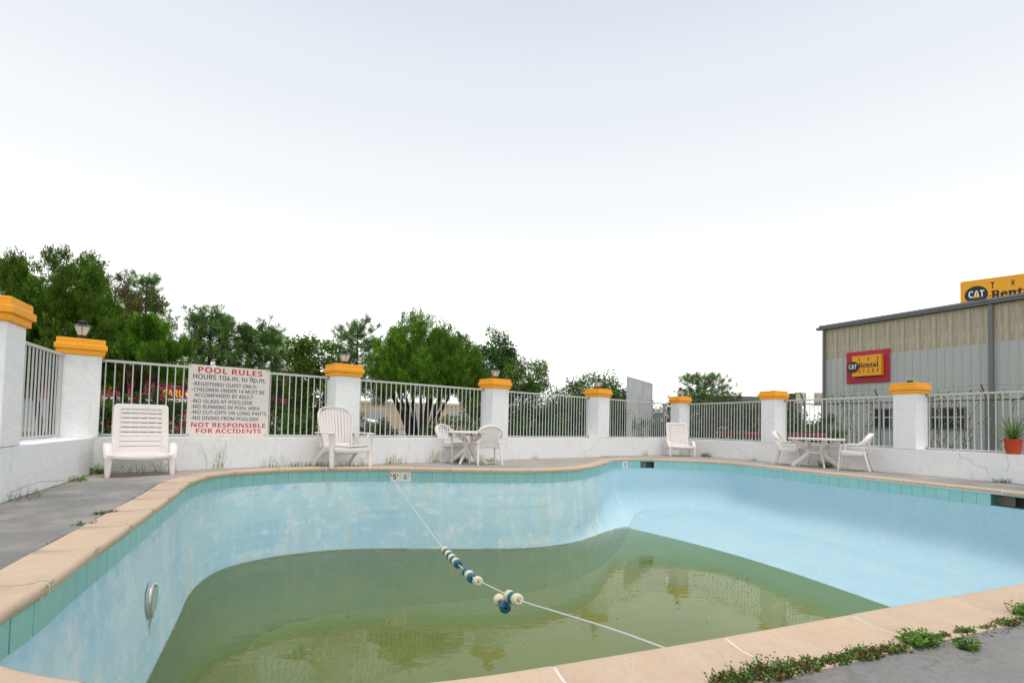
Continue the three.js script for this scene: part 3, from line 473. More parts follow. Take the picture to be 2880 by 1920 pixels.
function lounger(label, k) {
  const o = thing('sun_lounger', label, 'lounger', 0, 0, 0, 0, 'white plastic sun loungers'), tilt = -.2;
  const bk = new THREE.Group(); bk.name = 'backrest'; o.add(bk); bk.position.set(0, .285, -.10); bk.rotation.x = tilt;
  const W = .31, H = .70, fr = new THREE.Shape(); const rrect = (s, w0, w1, y0, y1, r) => { s.moveTo(-w0, y0); s.lineTo(w0, y0); s.lineTo(w1, y1 - r); s.quadraticCurveTo(w1, y1, w1 - r, y1); s.lineTo(-w1 + r, y1); s.quadraticCurveTo(-w1, y1, -w1, y1 - r); };
  rrect(fr, W + .015, W, 0, H, .05); const hole = new THREE.Path(); hole.moveTo(-W + .065, .04); hole.lineTo(W - .065, .04); hole.lineTo(W - .07, H - .06); hole.lineTo(-W + .07, H - .06); fr.holes.push(hole);
  const bend = (g) => { const p = g.attributes.position; for (let i = 0; i < p.count; i++) { const x = p.getX(i); p.setZ(i, p.getZ(i) - .035 * (1 - (x / .32) ** 2)); } g.computeVertexNormals(); return g; };
  mesh('frame', new THREE.ExtrudeGeometry(fr, { depth: .022, bevelEnabled: true, bevelSize: .005, bevelThickness: .005, bevelSegments: 1, curveSegments: 6 }), plastic, bk);
  for (let i = 0; i < 9; i++) { const y = .04 + (i + .5) * (H - .10) / 9; mesh('slat', bend(new RoundedBoxGeometry((W - .055) * 2, .0545, .014, 2, .004).translate(0, y, .02)), plastic, bk); }
  mesh('seat', merge([rbox(.70, .03, .44, .012, 0, .285, .13, 2), sweep([[-.36, .275, .33], [-.18, .262, .355], [0, .256, .36], [.18, .262, .355], [.36, .275, .33]], [.02, .055], { seg: 12 })]), plastic, o);
  mesh('seat_rail', merge([rbox(.022, .05, .50, .006, -.34, .255, .1), rbox(.022, .05, .50, .006, .34, .255, .1), rbox(.68, .04, .022, .006, 0, .22, -.08)]), plastic, o);
  for (const s of [-1, 1]) {
    mesh('arm', sweep([[s * .355, .27, -.02], [s * .362, .38, -.005], [s * .365, .425, .05], [s * .365, .425, .15], [s * .365, .38, .20], [s * .365, .29, .23]], [.03, .085], { seg: 18, up: [1, 0, 0] }), plastic, o);
    mesh('arm_post', sweep([[s * .365, .42, .19], [s * .36, .34, .26], [s * .352, .27, .30]], (t) => [.03, .09], { seg: 6, up: [1, 0, 0] }), plastic, o);
    mesh('leg', sweep([[s * .345, .28, .31], [s * .348, .15, .315], [s * .352, 0, .325]], (t) => [.10 - .045 * t, .06 - .012 * t], { seg: 6, up: [0, 0, 1] }), plastic, o);
    mesh('leg', sweep([[s * .35, .28, -.10], [s * .355, .12, -.125], [s * .36, 0, -.14]], (t) => [.05 - .012 * t, .09 - .035 * t], { seg: 6, up: [0, 0, 1] }), plastic, o);
  }
  return o;
}
put(lounger('large white plastic sun lounger with slatted back, by the corner pillar and rules sign'), -5.13, 7.14, .66, 1.0);
{ const l = lounger('white plastic sun lounger standing against the far corner pillar'); put(l, 5.02, 15.42, .02, 1.02); }
{ // low fan-back chair
  const o = thing('fan_back_chair', 'low white fan-back garden chair with wide flat arms', 'chair'), tilt = -.22;
  const bk = new THREE.Group(); bk.name = 'backrest'; o.add(bk); bk.position.set(0, .30, -.14); bk.rotation.x = tilt;
  const top = (x) => .50 + .16 * Math.sqrt(Math.max(0, 1 - (x / .31) ** 2)), zc = (x) => -.07 * (1 - (x / .29) ** 2);
  for (let i = 0; i < 11; i++) { const f = (i - 5) / 5, x1 = f * .268, x0 = f * .20; mesh('slat', sweep([[x0, -.02, zc(x0)], [x1 * .93, .25, zc(x1 * .93)], [x1, top(x1) - .015, zc(x1)]], [.041, .013], { seg: 5, up: [0, 0, 1] }), plastic, bk); }
  mesh('back_frame', merge([sweep([[-.235, -.04, .012], [-.262, .2, .014], [-.292, .42, .01], [-.275, .55, -.005], [-.2, .635, -.035], [0, .675, -.07], [.2, .635, -.035], [.275, .55, -.005], [.292, .42, .01], [.262, .2, .014], [.235, -.04, .012]], [.022, .05], { seg: 50, up: [0, 0, 1] }), sweep([[-.22, .02, -.0], [0, .02, -.06], [.22, .02, -.0]], [.10, .016], { seg: 10, up: [0, 0, 1] })].map((g) => g)), plastic, bk);
  for (let i = 0; i < 5; i++) { const t = i / 4, y = .335 - .07 * (1 - t), z = -.14 + .44 * t; mesh('seat_slat', sweep([[-.27, y + .012, z], [0, y - .006, z + .004], [.27, y + .012, z]], [.084, .018], { seg: 8 }), plastic, o); }
  mesh('front_apron', sweep([[-.30, .28, .335], [-.15, .268, .352], [0, .264, .356], [.15, .268, .352], [.30, .28, .335]], [.018, .075], { seg: 12 }), plastic, o);
  for (const s of [-1, 1]) {
    mesh('arm', sweep([[s * .30, .525, -.26], [s * .335, .53, -.1], [s * .35, .53, .12], [s * .34, .53, .30], [s * .335, .525, .345]], (t) => [.075 + .045 * Math.sin(Math.PI * clamp(t * 1.05)), .022], { seg: 16 }), plastic, o);
    mesh('leg', sweep([[s * .325, .52, .29], [s * .322, .3, .30], [s * .33, 0, .325]], (t) => [.10 - .03 * t, .045 - .01 * t], { seg: 8, up: [0, 0, 1] }), plastic, o);
    mesh('leg', sweep([[s * .30, .31, .24], [s * .30, .25, .0], [s * .305, .13, -.18], [s * .31, 0, -.30]], (t) => [.028, .085 - .02 * t], { seg: 10 }), plastic, o);
    mesh('arm_support', sweep([[s * .31, .515, -.2], [s * .305, .3, -.06]], [.03, .05], { smooth: false }), plastic, o);
  }
  mesh('rear_brace', rbox(.58, .05, .022, .006, 0, .20, -.10), plastic, o);
  put(o, -2.92, 8.88, .82, 1.08);
}
{ // potted yucca on the wall
  const [x, Z] = onLine(LINE.right, 8.13, -.15), o = thing('potted_yucca', 'spiky green yucca in a square red plastic pot on the wall', 'potted plant', x, .502, Z, LINE.right.turn + .35);
  const pg = new THREE.CylinderGeometry(.172, .128, .255, 4, 1, true).rotateY(Math.PI / 4).translate(0, .1285, 0), red = std({ color: lin(.52, .055, .012), roughness: .55, side: THREE.DoubleSide, bumpMap: stuccoBump, bumpScale: .001 });
  mesh('pot', merge([pg, new THREE.CylinderGeometry(.184, .178, .035, 4, 1, true).rotateY(Math.PI / 4).translate(0, .245, 0), new THREE.CylinderGeometry(.13, .13, .01, 4).rotateY(Math.PI / 4).translate(0, .006, 0)]), red, o);
  mesh('soil', new THREE.CylinderGeometry(.165, .165, .02, 4).rotateY(Math.PI / 4).translate(0, .235, 0), std({ color: lin(.05, .035, .025) }), o);
  const lm = [[.14, .27, .035], [.20, .33, .05], [.10, .21, .03]].map(([r, g, b]) => phy({ color: lin(r, g, b), roughness: .5, side: THREE.DoubleSide, transmission: .25, thickness: 0 }));
  for (let i = 0; i < 74; i++) {
    const a = i * 2.39996, e = .15 + 1.25 * Math.pow(i / 74, .8), L = rr(.33, .50), c = Math.cos(a), s = Math.sin(a), dr = .06 * (1 - i / 74) * L * 5;
    const pts = [0, .35, .7, 1].map((t) => { const d = L * t; return [c * (Math.cos(e) * d + .02), .25 + .03 * i / 74 + Math.sin(e) * d - dr * t * t * .6, s * (Math.cos(e) * d + .02)]; });
    mesh('leaf', sweep(pts, (t) => [.024 * (1 - t * .96) * (.55 + Math.min(1, t * 3) * .45), .003], { seg: 5, sides: 4 }), lm[i % 3], o);
  }
}
{ // float line across the pool
  const o = thing('float_line', 'sagging white safety rope with blue and cream floats across the pool', 'safety rope');
  const A = [-2.03, -.085, 8.66], B = [.585, .0, 1.80];
  const path = [[-2.03, -.085, 8.66], [-1.55, -.20, 7.43], [-1.1, -.305, 6.25], [-.64, -.405, 5.052], [-.387, -.412, 4.393], [-.245, -.396, 4.025], [-.187, -.372, 3.874], [-.035, -.312, 3.48], [.1, -.252, 3.128], [.268, -.156, 2.694], [.462, -.045, 2.188], [.585, .012, 1.88]].map(([x, y, Z]) => v3(x, y, -Z));
  const cv = new THREE.CatmullRomCurve3(path); cv.arcLengthDivisions = 800; const L = cv.getLength();
  const strands = []; for (let k = 0; k < 3; k++) { const q = []; const n = 900; for (let i = 0; i <= n; i++) { const t = i / n, p = cv.getPointAt(t), a = t * L / .055 * Math.PI * 2 / 1 + k * 2.094; q.push([p.x + Math.cos(a) * .0026, p.y + Math.sin(a) * .0026, p.z]); } strands.push(sweep(q, [.0058, .0058], { smooth: false, sides: 5 })); }
  mesh('rope', merge(strands), std({ color: lin(.66, .64, .60), roughness: .9 }), o);
  mesh('anchor_eye', merge([new THREE.TorusGeometry(.022, .006, 8, 16).rotateY(.6).translate(A[0], A[1], -A[2]), new THREE.CylinderGeometry(.03, .03, .008, 14).rotateX(Math.PI / 2).translate(A[0] + .004, A[1], -A[2] - .035)]), std({ color: lin(.5, .5, .48), metalness: .7, roughness: .4 }), o);
  const cream = phy({ color: lin(.76, .68, .47), roughness: .45, map: plastic.map }), blu = phy({ color: lin(.012, .125, .20), roughness: .4 });
  const fg = (r, l) => new THREE.LatheGeometry([[.009, -l / 2], [r * .62, -l / 2], [r * .86, -l * .44], [r, -l * .25], [r * 1.02, 0], [r, l * .25], [r * .86, l * .44], [r * .62, l / 2], [.009, l / 2], [.008, l * .3]].map(([a, b]) => new THREE.Vector2(a, b)), 18);
  const gA = fg(.037, .066), gB = fg(.038, .066);
  const tAt = (Z) => { let b = 0, bd = 9; for (let i = 0; i <= 2000; i++) { const d = Math.abs(-cv.getPointAt(i / 2000).z - Z); if (d < bd) { bd = d; b = i / 2000; } } return b * L; };
  const flo = (s, m, g, drop = [0, 0, 0], rx = 0) => { const p = cv.getPointAt(s / L), T = cv.getTangentAt(s / L), f = mesh('float', g, m, o); f.position.set(p.x + drop[0], p.y + drop[1], p.z + drop[2]); f.quaternion.setFromUnitVectors(v3(0, 1, 0), T); if (rx) f.rotateX(rx); };
  const s1 = tAt(4.97); for (let i = 0; i < 8; i++) flo(s1 + i * .067, i % 2 ? blu : cream, gA);
  const s2 = tAt(4.27); [blu, cream, blu].forEach((m, i) => flo(s2 + i * .069, m, gB, [0, -.006 * i, 0])); flo(s2 + .298, cream, gB, [0, -.005, 0]);
  const s3 = tAt(3.42); flo(s3 - .02, cream, gB, [-.035, -.045, 0], .35); flo(s3 + .045, blu, gB, [-.02, -.075, 0], .3);
  [cream, blu, cream].forEach((m, i) => flo(s3 + .07 + i * .067, m, gB, [0, -.004, 0]));
}

// ------------------------------------------------------------------ foliage
class Leaves {
  constructor() { this.p = []; this.c = []; }
  // diamond leaf from base b along unit a, with side vector, length l, width w
  leaf(bx_, by, bz, ax, ay, az, l, w, col, fold = .25) {
    let sx = rr(-1, 1), sy = rr(-1, 1), sz = rr(-1, 1); const d = sx * ax + sy * ay + sz * az; sx -= d * ax; sy -= d * ay; sz -= d * az; const n = Math.hypot(sx, sy, sz) || 1; sx *= w / n / 2; sy *= w / n / 2; sz *= w / n / 2;
    const mx = bx_ + ax * l * .45, my = by + ay * l * .45, mz = bz + az * l * .45, tx = bx_ + ax * l, ty = by + ay * l - fold * l * .2, tz = bz + az * l;
    this.p.push(bx_, by, bz, mx + sx, my + sy, mz + sz, tx, ty, tz, bx_, by, bz, tx, ty, tz, mx - sx, my - sy, mz - sz);
    for (let i = 0; i < 6; i++) this.c.push(col[0], col[1], col[2]);
  }
  geo() { const g = new THREE.BufferGeometry(); g.setAttribute('position', new THREE.Float32BufferAttribute(this.p, 3)); g.setAttribute('color', new THREE.Float32BufferAttribute(this.c, 3)); g.computeVertexNormals(); return g; }
}
const leafMat = phy({ vertexColors: true, specularIntensity: .25, roughness: .75, side: THREE.DoubleSide, transmission: .42, thickness: 0 });
const needleMat = phy({ vertexColors: true, specularIntensity: .25, roughness: .8, side: THREE.DoubleSide, transmission: .24, thickness: 0 });
const petalMat = phy({ vertexColors: true, roughness: .8, side: THREE.DoubleSide, transmission: .3, thickness: 0 });
const unit = () => { const z = rr(-1, 1), a = rr(0, 6.2832), r = Math.sqrt(1 - z * z); return [r * Math.cos(a), z, r * Math.sin(a)]; };
const nrm = (x, y, z) => { const n = Math.hypot(x, y, z) || 1; return [x / n, y / n, z / n]; };
const tint = (a, b) => { const t = rnd(), k = 1.62 * rr(.55, 1.4); return [(a[0] + (b[0] - a[0]) * t) * k, (a[1] + (b[1] - a[1]) * t) * k, (a[2] + (b[2] - a[2]) * t) * k]; };
const inLobe = (l, shell) => { const u = unit(), r = Math.pow(rnd(), shell); return { p: [l[0] + u[0] * l[3] * r, l[1] + u[1] * l[4] * r, l[2] + u[2] * l[3] * r], u, r }; };
const limbs = (o, list, name = 'trunk') => mesh(name, merge(list), bark, o);
// lobes: [x, y, z, radius, half height] in the tree's own space
function conifer(label, x, Z, lobes, trunks, { n = 700, a = [.042, .092, .010], b = [.115, .19, .018], dead = 0, size = .215, leafW = .017, group = 'conifers behind the fence', name = 'conifer_tree' } = {}) {
  const o = thing(name, label, 'tree', x, -.03, Z, 0, group), L = new Leaves(), wt = lobes.map((l) => l[3] * l[3] * l[4]), tot = wt.reduce((p, q) => p + q);
  lobes.forEach((l, k) => {
    const m = Math.round(n * wt[k] / tot);
    const subs = Array.from({ length: Math.max(7, Math.round(l[3] * l[3] * 44)) }, () => { const q = inLobe(l, .2); return [...q.p, l[3] * rr(.19, .29), l[3] * rr(.34, .56), q.u, rr(.62, 1.3)]; });
    for (let i = 0; i < m; i++) {
      const sb = subs[i % subs.length], q = inLobe(sb, .42), [px, py, pz] = q.p; if (py < .2) continue; q.u = nrm(q.u[0] + sb[5][0], q.u[1] + sb[5][1], q.u[2] + sb[5][2]);
      const ax = nrm(q.u[0] * .55 + rr(-.3, .3), .85 + q.u[1] * .3, q.u[2] * .55 + rr(-.3, .3)), S = size * rr(.7, 1.25), isDead = rnd() < dead, c0 = isDead ? [.20, .12, .065] : mul3(tint(a, b), sb[6]);
      for (let j = 0; j < 30; j++) { const t = rnd(), sp = .085 * (1 - t * .8), d = unit(), e = nrm(ax[0] + d[0] * .55, ax[1] + d[1] * .35, ax[2] + d[2] * .55), k2 = rr(.8, 1.2); L.leaf(px + ax[0] * S * t + d[0] * sp, py + ax[1] * S * t + d[1] * sp * .6, pz + ax[2] * S * t + d[2] * sp, ...e, rr(.07, .13) * size / .3, leafW * rr(.8, 1.3), [c0[0] * k2, c0[1] * k2, c0[2] * k2], 0); }
    }
  });
  limbs(o, trunks.map(([p, r]) => tube(p, (t) => r * (1 - .65 * t), 10)));
  mesh('crown', L.geo(), needleMat, o); return o;
}
function pine(label, x, Z, H, W, y0, { tufts = 260, lean = 0, group = 'pines behind the fence' } = {}) {
  const o = thing('pine_tree', label, 'tree', x, -.03, Z, 0, group), L = new Leaves(), br = [];
  br.push(tube([[0, 0, 0], [.05 + lean * .3, H * .35, .03], [lean * .7, H * .7, -.03], [lean, H * .97, 0]], (t) => .085 * (1 - .8 * t), 12));
  const nb = Math.round(tufts / 7);
  for (let i = 0; i < nb; i++) {
    const f = (i + rnd()) / nb, y = y0 + (H - y0) * f * .96, a = i * 2.4 + rr(-.5, .5), len = W * (1 - .62 * f) * rr(.6, 1.1), lx = lean * (y / H), e = [Math.cos(a) * len + lx, y + len * .45 * rr(.6, 1.2), Math.sin(a) * len], m = [Math.cos(a) * len * .5 + lx, y + len * .1, Math.sin(a) * len * .5];
    br.push(tube([[lx, y, 0], m, e], (t) => .022 * (1 - .75 * t), 5, 5));
    for (let k = 0; k < 7; k++) {
      const t = .35 + .65 * (k + 1) / 7, px = lx + (e[0] - lx) * t + rr(-.16, .16) * W, py = y + (e[1] - y) * t + rr(-.02, .2), pz = e[2] * t + rr(-.16, .16) * W, ax = nrm(Math.cos(a) * .5 + rr(-.4, .4), .9, Math.sin(a) * .5 + rr(-.4, .4)), c0 = tint([.05, .12, .03], [.14, .22, .05]);
      br.push(sweep([[lx + (e[0] - lx) * t, y + (e[1] - y) * t, e[2] * t], [px, py, pz]], [.014, .014], { smooth: false, sides: 4 }));
      for (let j = 0; j < 46; j++) { const d = unit(), q = nrm(ax[0] * .75 + d[0], ax[1] * .75 + d[1], ax[2] * .75 + d[2]), k2 = rr(.75, 1.3), b = rr(-.05, .1); L.leaf(px + ax[0] * b, py + ax[1] * b, pz + ax[2] * b, ...q, rr(.14, .23), .014, [c0[0] * k2, c0[1] * k2, c0[2] * k2], .1); }
    }
  }
  limbs(o, br); mesh('crown', L.geo(), needleMat, o); return o;
}
function broadleaf(name, label, category, x, Z, lobes, trunks, { n = 420, per = 16, a = [.035, .085, .015], b = [.10, .19, .03], leaf = .085, shell = .42, group, flowers, nf = 60, fs = .05, part = 'crown' } = {}) {
  const o = thing(name, label, category, x, -.03, Z, 0, group), L = new Leaves(), F = new Leaves(), wt = lobes.map((l) => l[3] * l[3] * l[4]), tot = wt.reduce((p, q) => p + q), tw = [];
  lobes.forEach((l, k) => {
    const m = Math.round(n * wt[k] / tot), subs = Array.from({ length: Math.max(5, Math.round(l[3] * l[3] * 26 + 4)) }, () => { const q = inLobe(l, .25); return [...q.p, l[3] * rr(.2, .38), l[4] * rr(.2, .38)]; });
    for (let i = 0; i < m; i++) {
      const sb = subs[i % subs.length], q = inLobe(sb, shell), [px, py, pz] = q.p; if (py < .08) continue; const c0 = tint(a, b), R = leaf * rr(1.1, 2.1);
      for (let j = 0; j < per; j++) { const d = unit(), e = nrm(d[0] + q.u[0] * .5, d[1] * .6 + .1, d[2] + q.u[2] * .5), k2 = rr(.75, 1.25); L.leaf(px + d[0] * R, py + d[1] * R * .8, pz + d[2] * R, ...e, leaf * rr(.75, 1.3), leaf * .55, [c0[0] * k2, c0[1] * k2, c0[2] * k2], .6); }
    }
    if (flowers) for (let i = 0; i < Math.round(nf * wt[k] / tot); i++) { const q = inLobe(l, .12), c0 = flowers[Math.floor(rnd() * flowers.length)]; for (let j = 0; j < 9; j++) { const d = unit(); F.leaf(q.p[0] + d[0] * fs * .3, q.p[1] + d[1] * fs * .3, q.p[2] + d[2] * fs * .3, ...d, fs * rr(.6, 1.1), fs * .7, mul3(c0, rr(.7, 1.15)), .3); } }
  });
  if (trunks) limbs(o, trunks.map(([p, r]) => tube(p, (t) => r * (1 - .7 * t), 9)));
  mesh(part, L.geo(), leafMat, o); if (flowers) stuff(mesh('flowers', F.geo(), petalMat, o));
  return o;
}
const stems = (n, r, h, w, sx = .15) => Array.from({ length: n }, (_, i) => { const a = i / n * 6.28 + rr(-.3, .3), q = w * rr(.6, 1.1); return [[[Math.cos(a) * sx, 0, Math.sin(a) * sx * .7], [Math.cos(a) * (sx + q * .35), h * .45, Math.sin(a) * q * .3], [Math.cos(a) * (sx + q * .8), h * .85, Math.sin(a) * q * .8], [Math.cos(a) * (sx + q), h * 1.15, Math.sin(a) * q]], r * rr(.7, 1.1)]; });

conifer('tall dark juniper with a rounded bright top, behind the corner pillar lamp', -11.65, 13, [[-.15, 3.9, 0, .95, 1.0], [.75, 3.5, .1, .75, .95], [-.95, 3.1, 0, .8, 1.05], [.25, 2.6, .2, 1.15, .9], [1.15, 2.5, -.1, .7, 1.0], [-.6, 2.1, .2, .9, .8]], stems(6, .08, 2.6, .75), { n: 6400 });
conifer('dark juniper at the edge behind the lampless pillar', -14.6, 14.5, [[0, 3.9, 0, .8, 1.1], [.2, 2.6, 0, 1.0, 1.0], [.8, 3.0, .2, .6, .9]], stems(4, .07, 2.6, .5), { n: 2400, a: [.03, .075, .010], b: [.07, .16, .02] });
conifer('thinning juniper with brown dead twigs beside the tall dark juniper', -11.6, 15.5, [[-.5, 4.1, 0, .6, .95], [.3, 3.6, 0, .75, 1.0], [.2, 2.6, 0, .95, .8], [-.8, 3.0, .1, .6, 1.1]], stems(5, .06, 3.4, .7), { n: 2100, dead: .5, a: [.06, .12, .025], b: [.15, .22, .045] });
conifer('small dense bright green juniper beside the rules sign', -8.66, 12.5, [[0, 2.55, 0, .55, .7], [-.35, 2.2, 0, .42, .6], [.3, 2.1, .1, .45, .5]], [[[[.05, 0, 0], [0, 1.2, 0], [0, 2.6, 0]], .1]], { n: 1600, a: [.05, .12, .012], b: [.115, .215, .02] });
conifer('round bright juniper on many splayed stems behind the bar fence', -3.02, 17, [[-.05, 3.1, 0, 1.05, .95], [.85, 2.8, 0, .95, .85], [-.95, 2.75, .1, .85, .8], [-1.45, 2.1, 0, .65, .65], [1.4, 2.1, .1, .75, .65], [.1, 2.3, .3, 1.25, .55]], stems(11, .085, 2.1, .95, .22), { n: 7000, a: [.055, .125, .012], b: [.13, .235, .02] });
pine('pine with a slender tip above the brown twigs', -13.0, 18, 5.75, 1.3, 2.6, { tufts: 200 });
pine('open pine with long bare branches, left of the broad pine behind the rules sign', -9.6, 16, 4.0, 1.35, 1.4, { tufts: 420, lean: .12 });
pine('broad pine reaching above the rules sign', -8.55, 17.4, 3.75, 1.7, 1.2, { tufts: 560, lean: -.1 });
pine('blue-green pine beside the lamp above the fan-back chair', -6.1, 20, 4.5, 1.5, 1.8, { tufts: 300 });
pine('far pine beyond the chain-link fence, next to the far corner lamp', 10.1, 27, 3.5, 2.3, .9, { tufts: 420 });
broadleaf('leafy_tree', 'dark leafy tree with yellowish top leaves, right of the rules sign', 'tree', -5.85, 15, [[-.1, 2.6, 0, .62, .62], [.35, 2.75, 0, .42, .42], [.1, 1.75, 0, .8, .8], [-.35, 1.2, .2, .55, .6]], stems(4, .05, 1.8, .4), { n: 1150, a: [.03, .085, .015], b: [.14, .22, .03], group: 'leafy trees behind the fence' });
broadleaf('leafy_tree', 'upright leafy tree with pointed crown, behind the lamp beside the round table', 'tree', -1.05, 25, [[0, 4.0, 0, 1.05, 1.35], [-.75, 3.5, 0, .75, 1.1], [.8, 3.6, 0, .8, 1.0], [.1, 2.6, .2, 1.35, .9]], stems(4, .09, 2.6, .7), { n: 1500, a: [.025, .075, .018], b: [.08, .16, .03], leaf: .11, group: 'leafy trees behind the fence' });
broadleaf('crepe_myrtle', 'slender crepe myrtle with pink blossom behind the lamp pillar', 'tree', .42, 21, [[-.15, 2.7, 0, .75, .75], [.55, 2.7, 0, .5, .95], [.1, 1.7, 0, .95, .85]], stems(4, .04, 2.2, .5), { n: 850, a: [.05, .11, .02], b: [.13, .22, .04], flowers: [[.62, .20, .36], [.70, .32, .45]], nf: 34, fs: .10, group: 'leafy trees behind the fence' });
broadleaf('leafy_tree', 'broad domed leafy tree behind the tall grey slab', 'tree', 4.2, 26, [[.1, 2.5, 0, 1.3, 1.0], [-1.35, 2.1, 0, 1.1, .85], [1.5, 2.0, .1, 1.25, .85], [0, 1.4, .4, 2.3, .85], [-2.2, 1.5, 0, .8, .7]], stems(5, .09, 1.8, 1.1), { n: 2200, a: [.035, .085, .022], b: [.12, .19, .05], leaf: .11, group: 'leafy trees behind the fence' });
// shrubs
broadleaf('dark_shrub', 'tall dark shrub filling the gap left of the domed tree', 'shrub', 1.95, 20.4, [[0, 1.0, 0, .9, 1.0], [.7, .8, .1, .7, .8], [-.6, .8, 0, .7, .8]], null, { n: 700, leaf: .09, part: 'foliage', a: [.02, .05, .014], b: [.055, .105, .024], group: 'shrubs behind the fence' });
broadleaf('dark_shrub', 'dark shrub between the flowering shrub and the grey slab', 'shrub', 4.0, 20.8, [[0, .9, 0, .8, .9], [.6, .7, .1, .6, .7]], null, { n: 480, leaf: .09, part: 'foliage', a: [.02, .05, .014], b: [.055, .105, .024], group: 'shrubs behind the fence' });
broadleaf('dark_shrub', 'dark shrub behind the stems of the round juniper', 'shrub', -1.2, 19.5, [[0, 1.1, 0, .8, 1.05], [.7, .9, 0, .7, .85]], null, { n: 560, leaf: .09, part: 'foliage', a: [.022, .055, .016], b: [.06, .115, .026], group: 'shrubs behind the fence' });
broadleaf('dark_shrub', 'dark shrub right of the grey slab before the far corner', 'shrub', 7.6, 23.5, [[0, 1.0, 0, 1.1, 1.0], [-1.0, .8, .1, .8, .8], [1.0, .9, 0, .8, .9]], null, { n: 700, leaf: .1, part: 'foliage', a: [.025, .06, .018], b: [.07, .12, .03], group: 'shrubs behind the fence' });
broadleaf('dark_shrub', 'dark shrub mass behind the low shrub by the road', 'shrub', -7.3, 15.2, [[0, 1.1, 0, .7, 1.05], [.7, .9, 0, .6, .85], [-.6, .8, 0, .6, .8]], null, { n: 560, leaf: .08, part: 'foliage', a: [.022, .055, .014], b: [.07, .125, .024], group: 'shrubs behind the fence' });
broadleaf('flower_shrub', 'shrub full of red blossom behind the sun lounger fence', 'shrub', -7.95, 11.3, [[0, .75, 0, .62, .62], [.45, .6, .1, .45, .55], [-.45, .55, 0, .4, .5]], null, { n: 420, leaf: .06, flowers: [[.60, .02, .06], [.70, .05, .12]], nf: 85, fs: .06, part: 'foliage', a: [.03, .07, .02], b: [.07, .12, .03], group: 'shrubs behind the fence' });
broadleaf('flower_shrub', 'shrub with orange blossom beside the corner pillar', 'shrub', -9.35, 11.6, [[0, .95, 0, .5, .8], [.35, .6, 0, .42, .55]], null, { n: 380, leaf: .07, flowers: [[.75, .28, .02], [.80, .42, .04]], nf: 32, fs: .06, part: 'foliage', group: 'shrubs behind the fence' });
broadleaf('hedge_bush', 'dark rounded hedge bush behind the fence beside the round table pillar', 'shrub', .95, 17.2, [[0, .75, 0, .85, .7], [-.55, .55, .1, .6, .5], [.7, .5, 0, .6, .5], [.3, .3, .5, .9, .4]], null, { n: 900, leaf: .07, a: [.02, .06, .012], b: [.06, .13, .022], part: 'foliage', group: 'shrubs behind the fence' });
broadleaf('flower_shrub', 'low shrub with pale blossom behind the round table', 'shrub', -1.5, 15.5, [[0, .7, 0, .8, .45], [.8, .65, .1, .6, .4], [-.7, .55, 0, .5, .35]], null, { n: 420, leaf: .06, flowers: [[.62, .50, .38], [.55, .50, .46]], nf: 90, fs: .07, part: 'foliage', group: 'shrubs behind the fence' });
broadleaf('low_shrub', 'low shrub in front of the white parked car', 'shrub', -4.3, 14.2, [[0, .55, 0, .55, .45], [.7, .5, 0, .5, .4], [-.5, .4, 0, .4, .4]], null, { n: 420, leaf: .06, part: 'foliage', a: [.035, .07, .025], b: [.10, .15, .05], group: 'shrubs behind the fence' });
broadleaf('low_shrub', 'low dark shrub right of the rules sign, by the road', 'shrub', -5.3, 12.6, [[0, .65, 0, .36, .45], [-.3, .4, 0, .3, .35], [.35, .5, .1, .3, .4]], null, { n: 300, leaf: .06, part: 'foliage', group: 'shrubs behind the fence' });
broadleaf('flower_shrub', 'dark shrub with pink blossom beside the hedge bush', 'shrub', 2.75, 18.6, [[0, 1.0, 0, .75, .95], [.5, .7, .1, .6, .7], [-.4, .6, 0, .5, .55]], null, { n: 640, leaf: .07, flowers: [[.58, .30, .34], [.60, .50, .44]], nf: 46, fs: .05, part: 'foliage', a: [.022, .055, .018], b: [.06, .11, .03], group: 'shrubs behind the fence' });
broadleaf('flower_shrub', 'shrub with white tufts beside the red beam', 'shrub', 6.9, 20.6, [[0, .8, 0, .9, .8], [1.2, .7, 0, .9, .75], [-.8, .7, 0, .7, .7]], null, { n: 640, leaf: .08, flowers: [[.62, .60, .52]], nf: 50, fs: .09, part: 'foliage', a: [.025, .055, .018], b: [.07, .11, .03], group: 'shrubs behind the fence' });
broadleaf('thicket', 'dark thicket of vines behind the chain-link fence and red beam', 'shrub', 10.2, 21.6, [[-1.3, 1.2, 0, 1.3, 1.05], [.3, 1.1, .1, 1.3, 1.05], [1.6, .7, 0, 1.0, .75], [-2.6, 1.0, .2, 1.1, .95]], null, { n: 1300, leaf: .09, part: 'foliage', a: [.03, .06, .02], b: [.08, .13, .03], group: 'shrubs behind the fence' });
broadleaf('leafy_bush', 'sparse leafy bush between the utility pole and the metal building', 'shrub', 13.4, 22.5, [[0, .9, 0, .8, .95], [-.8, .7, 0, .7, .8]], null, { n: 420, leaf: .09, part: 'foliage', a: [.04, .09, .02], b: [.10, .17, .04], group: 'shrubs behind the fence' });

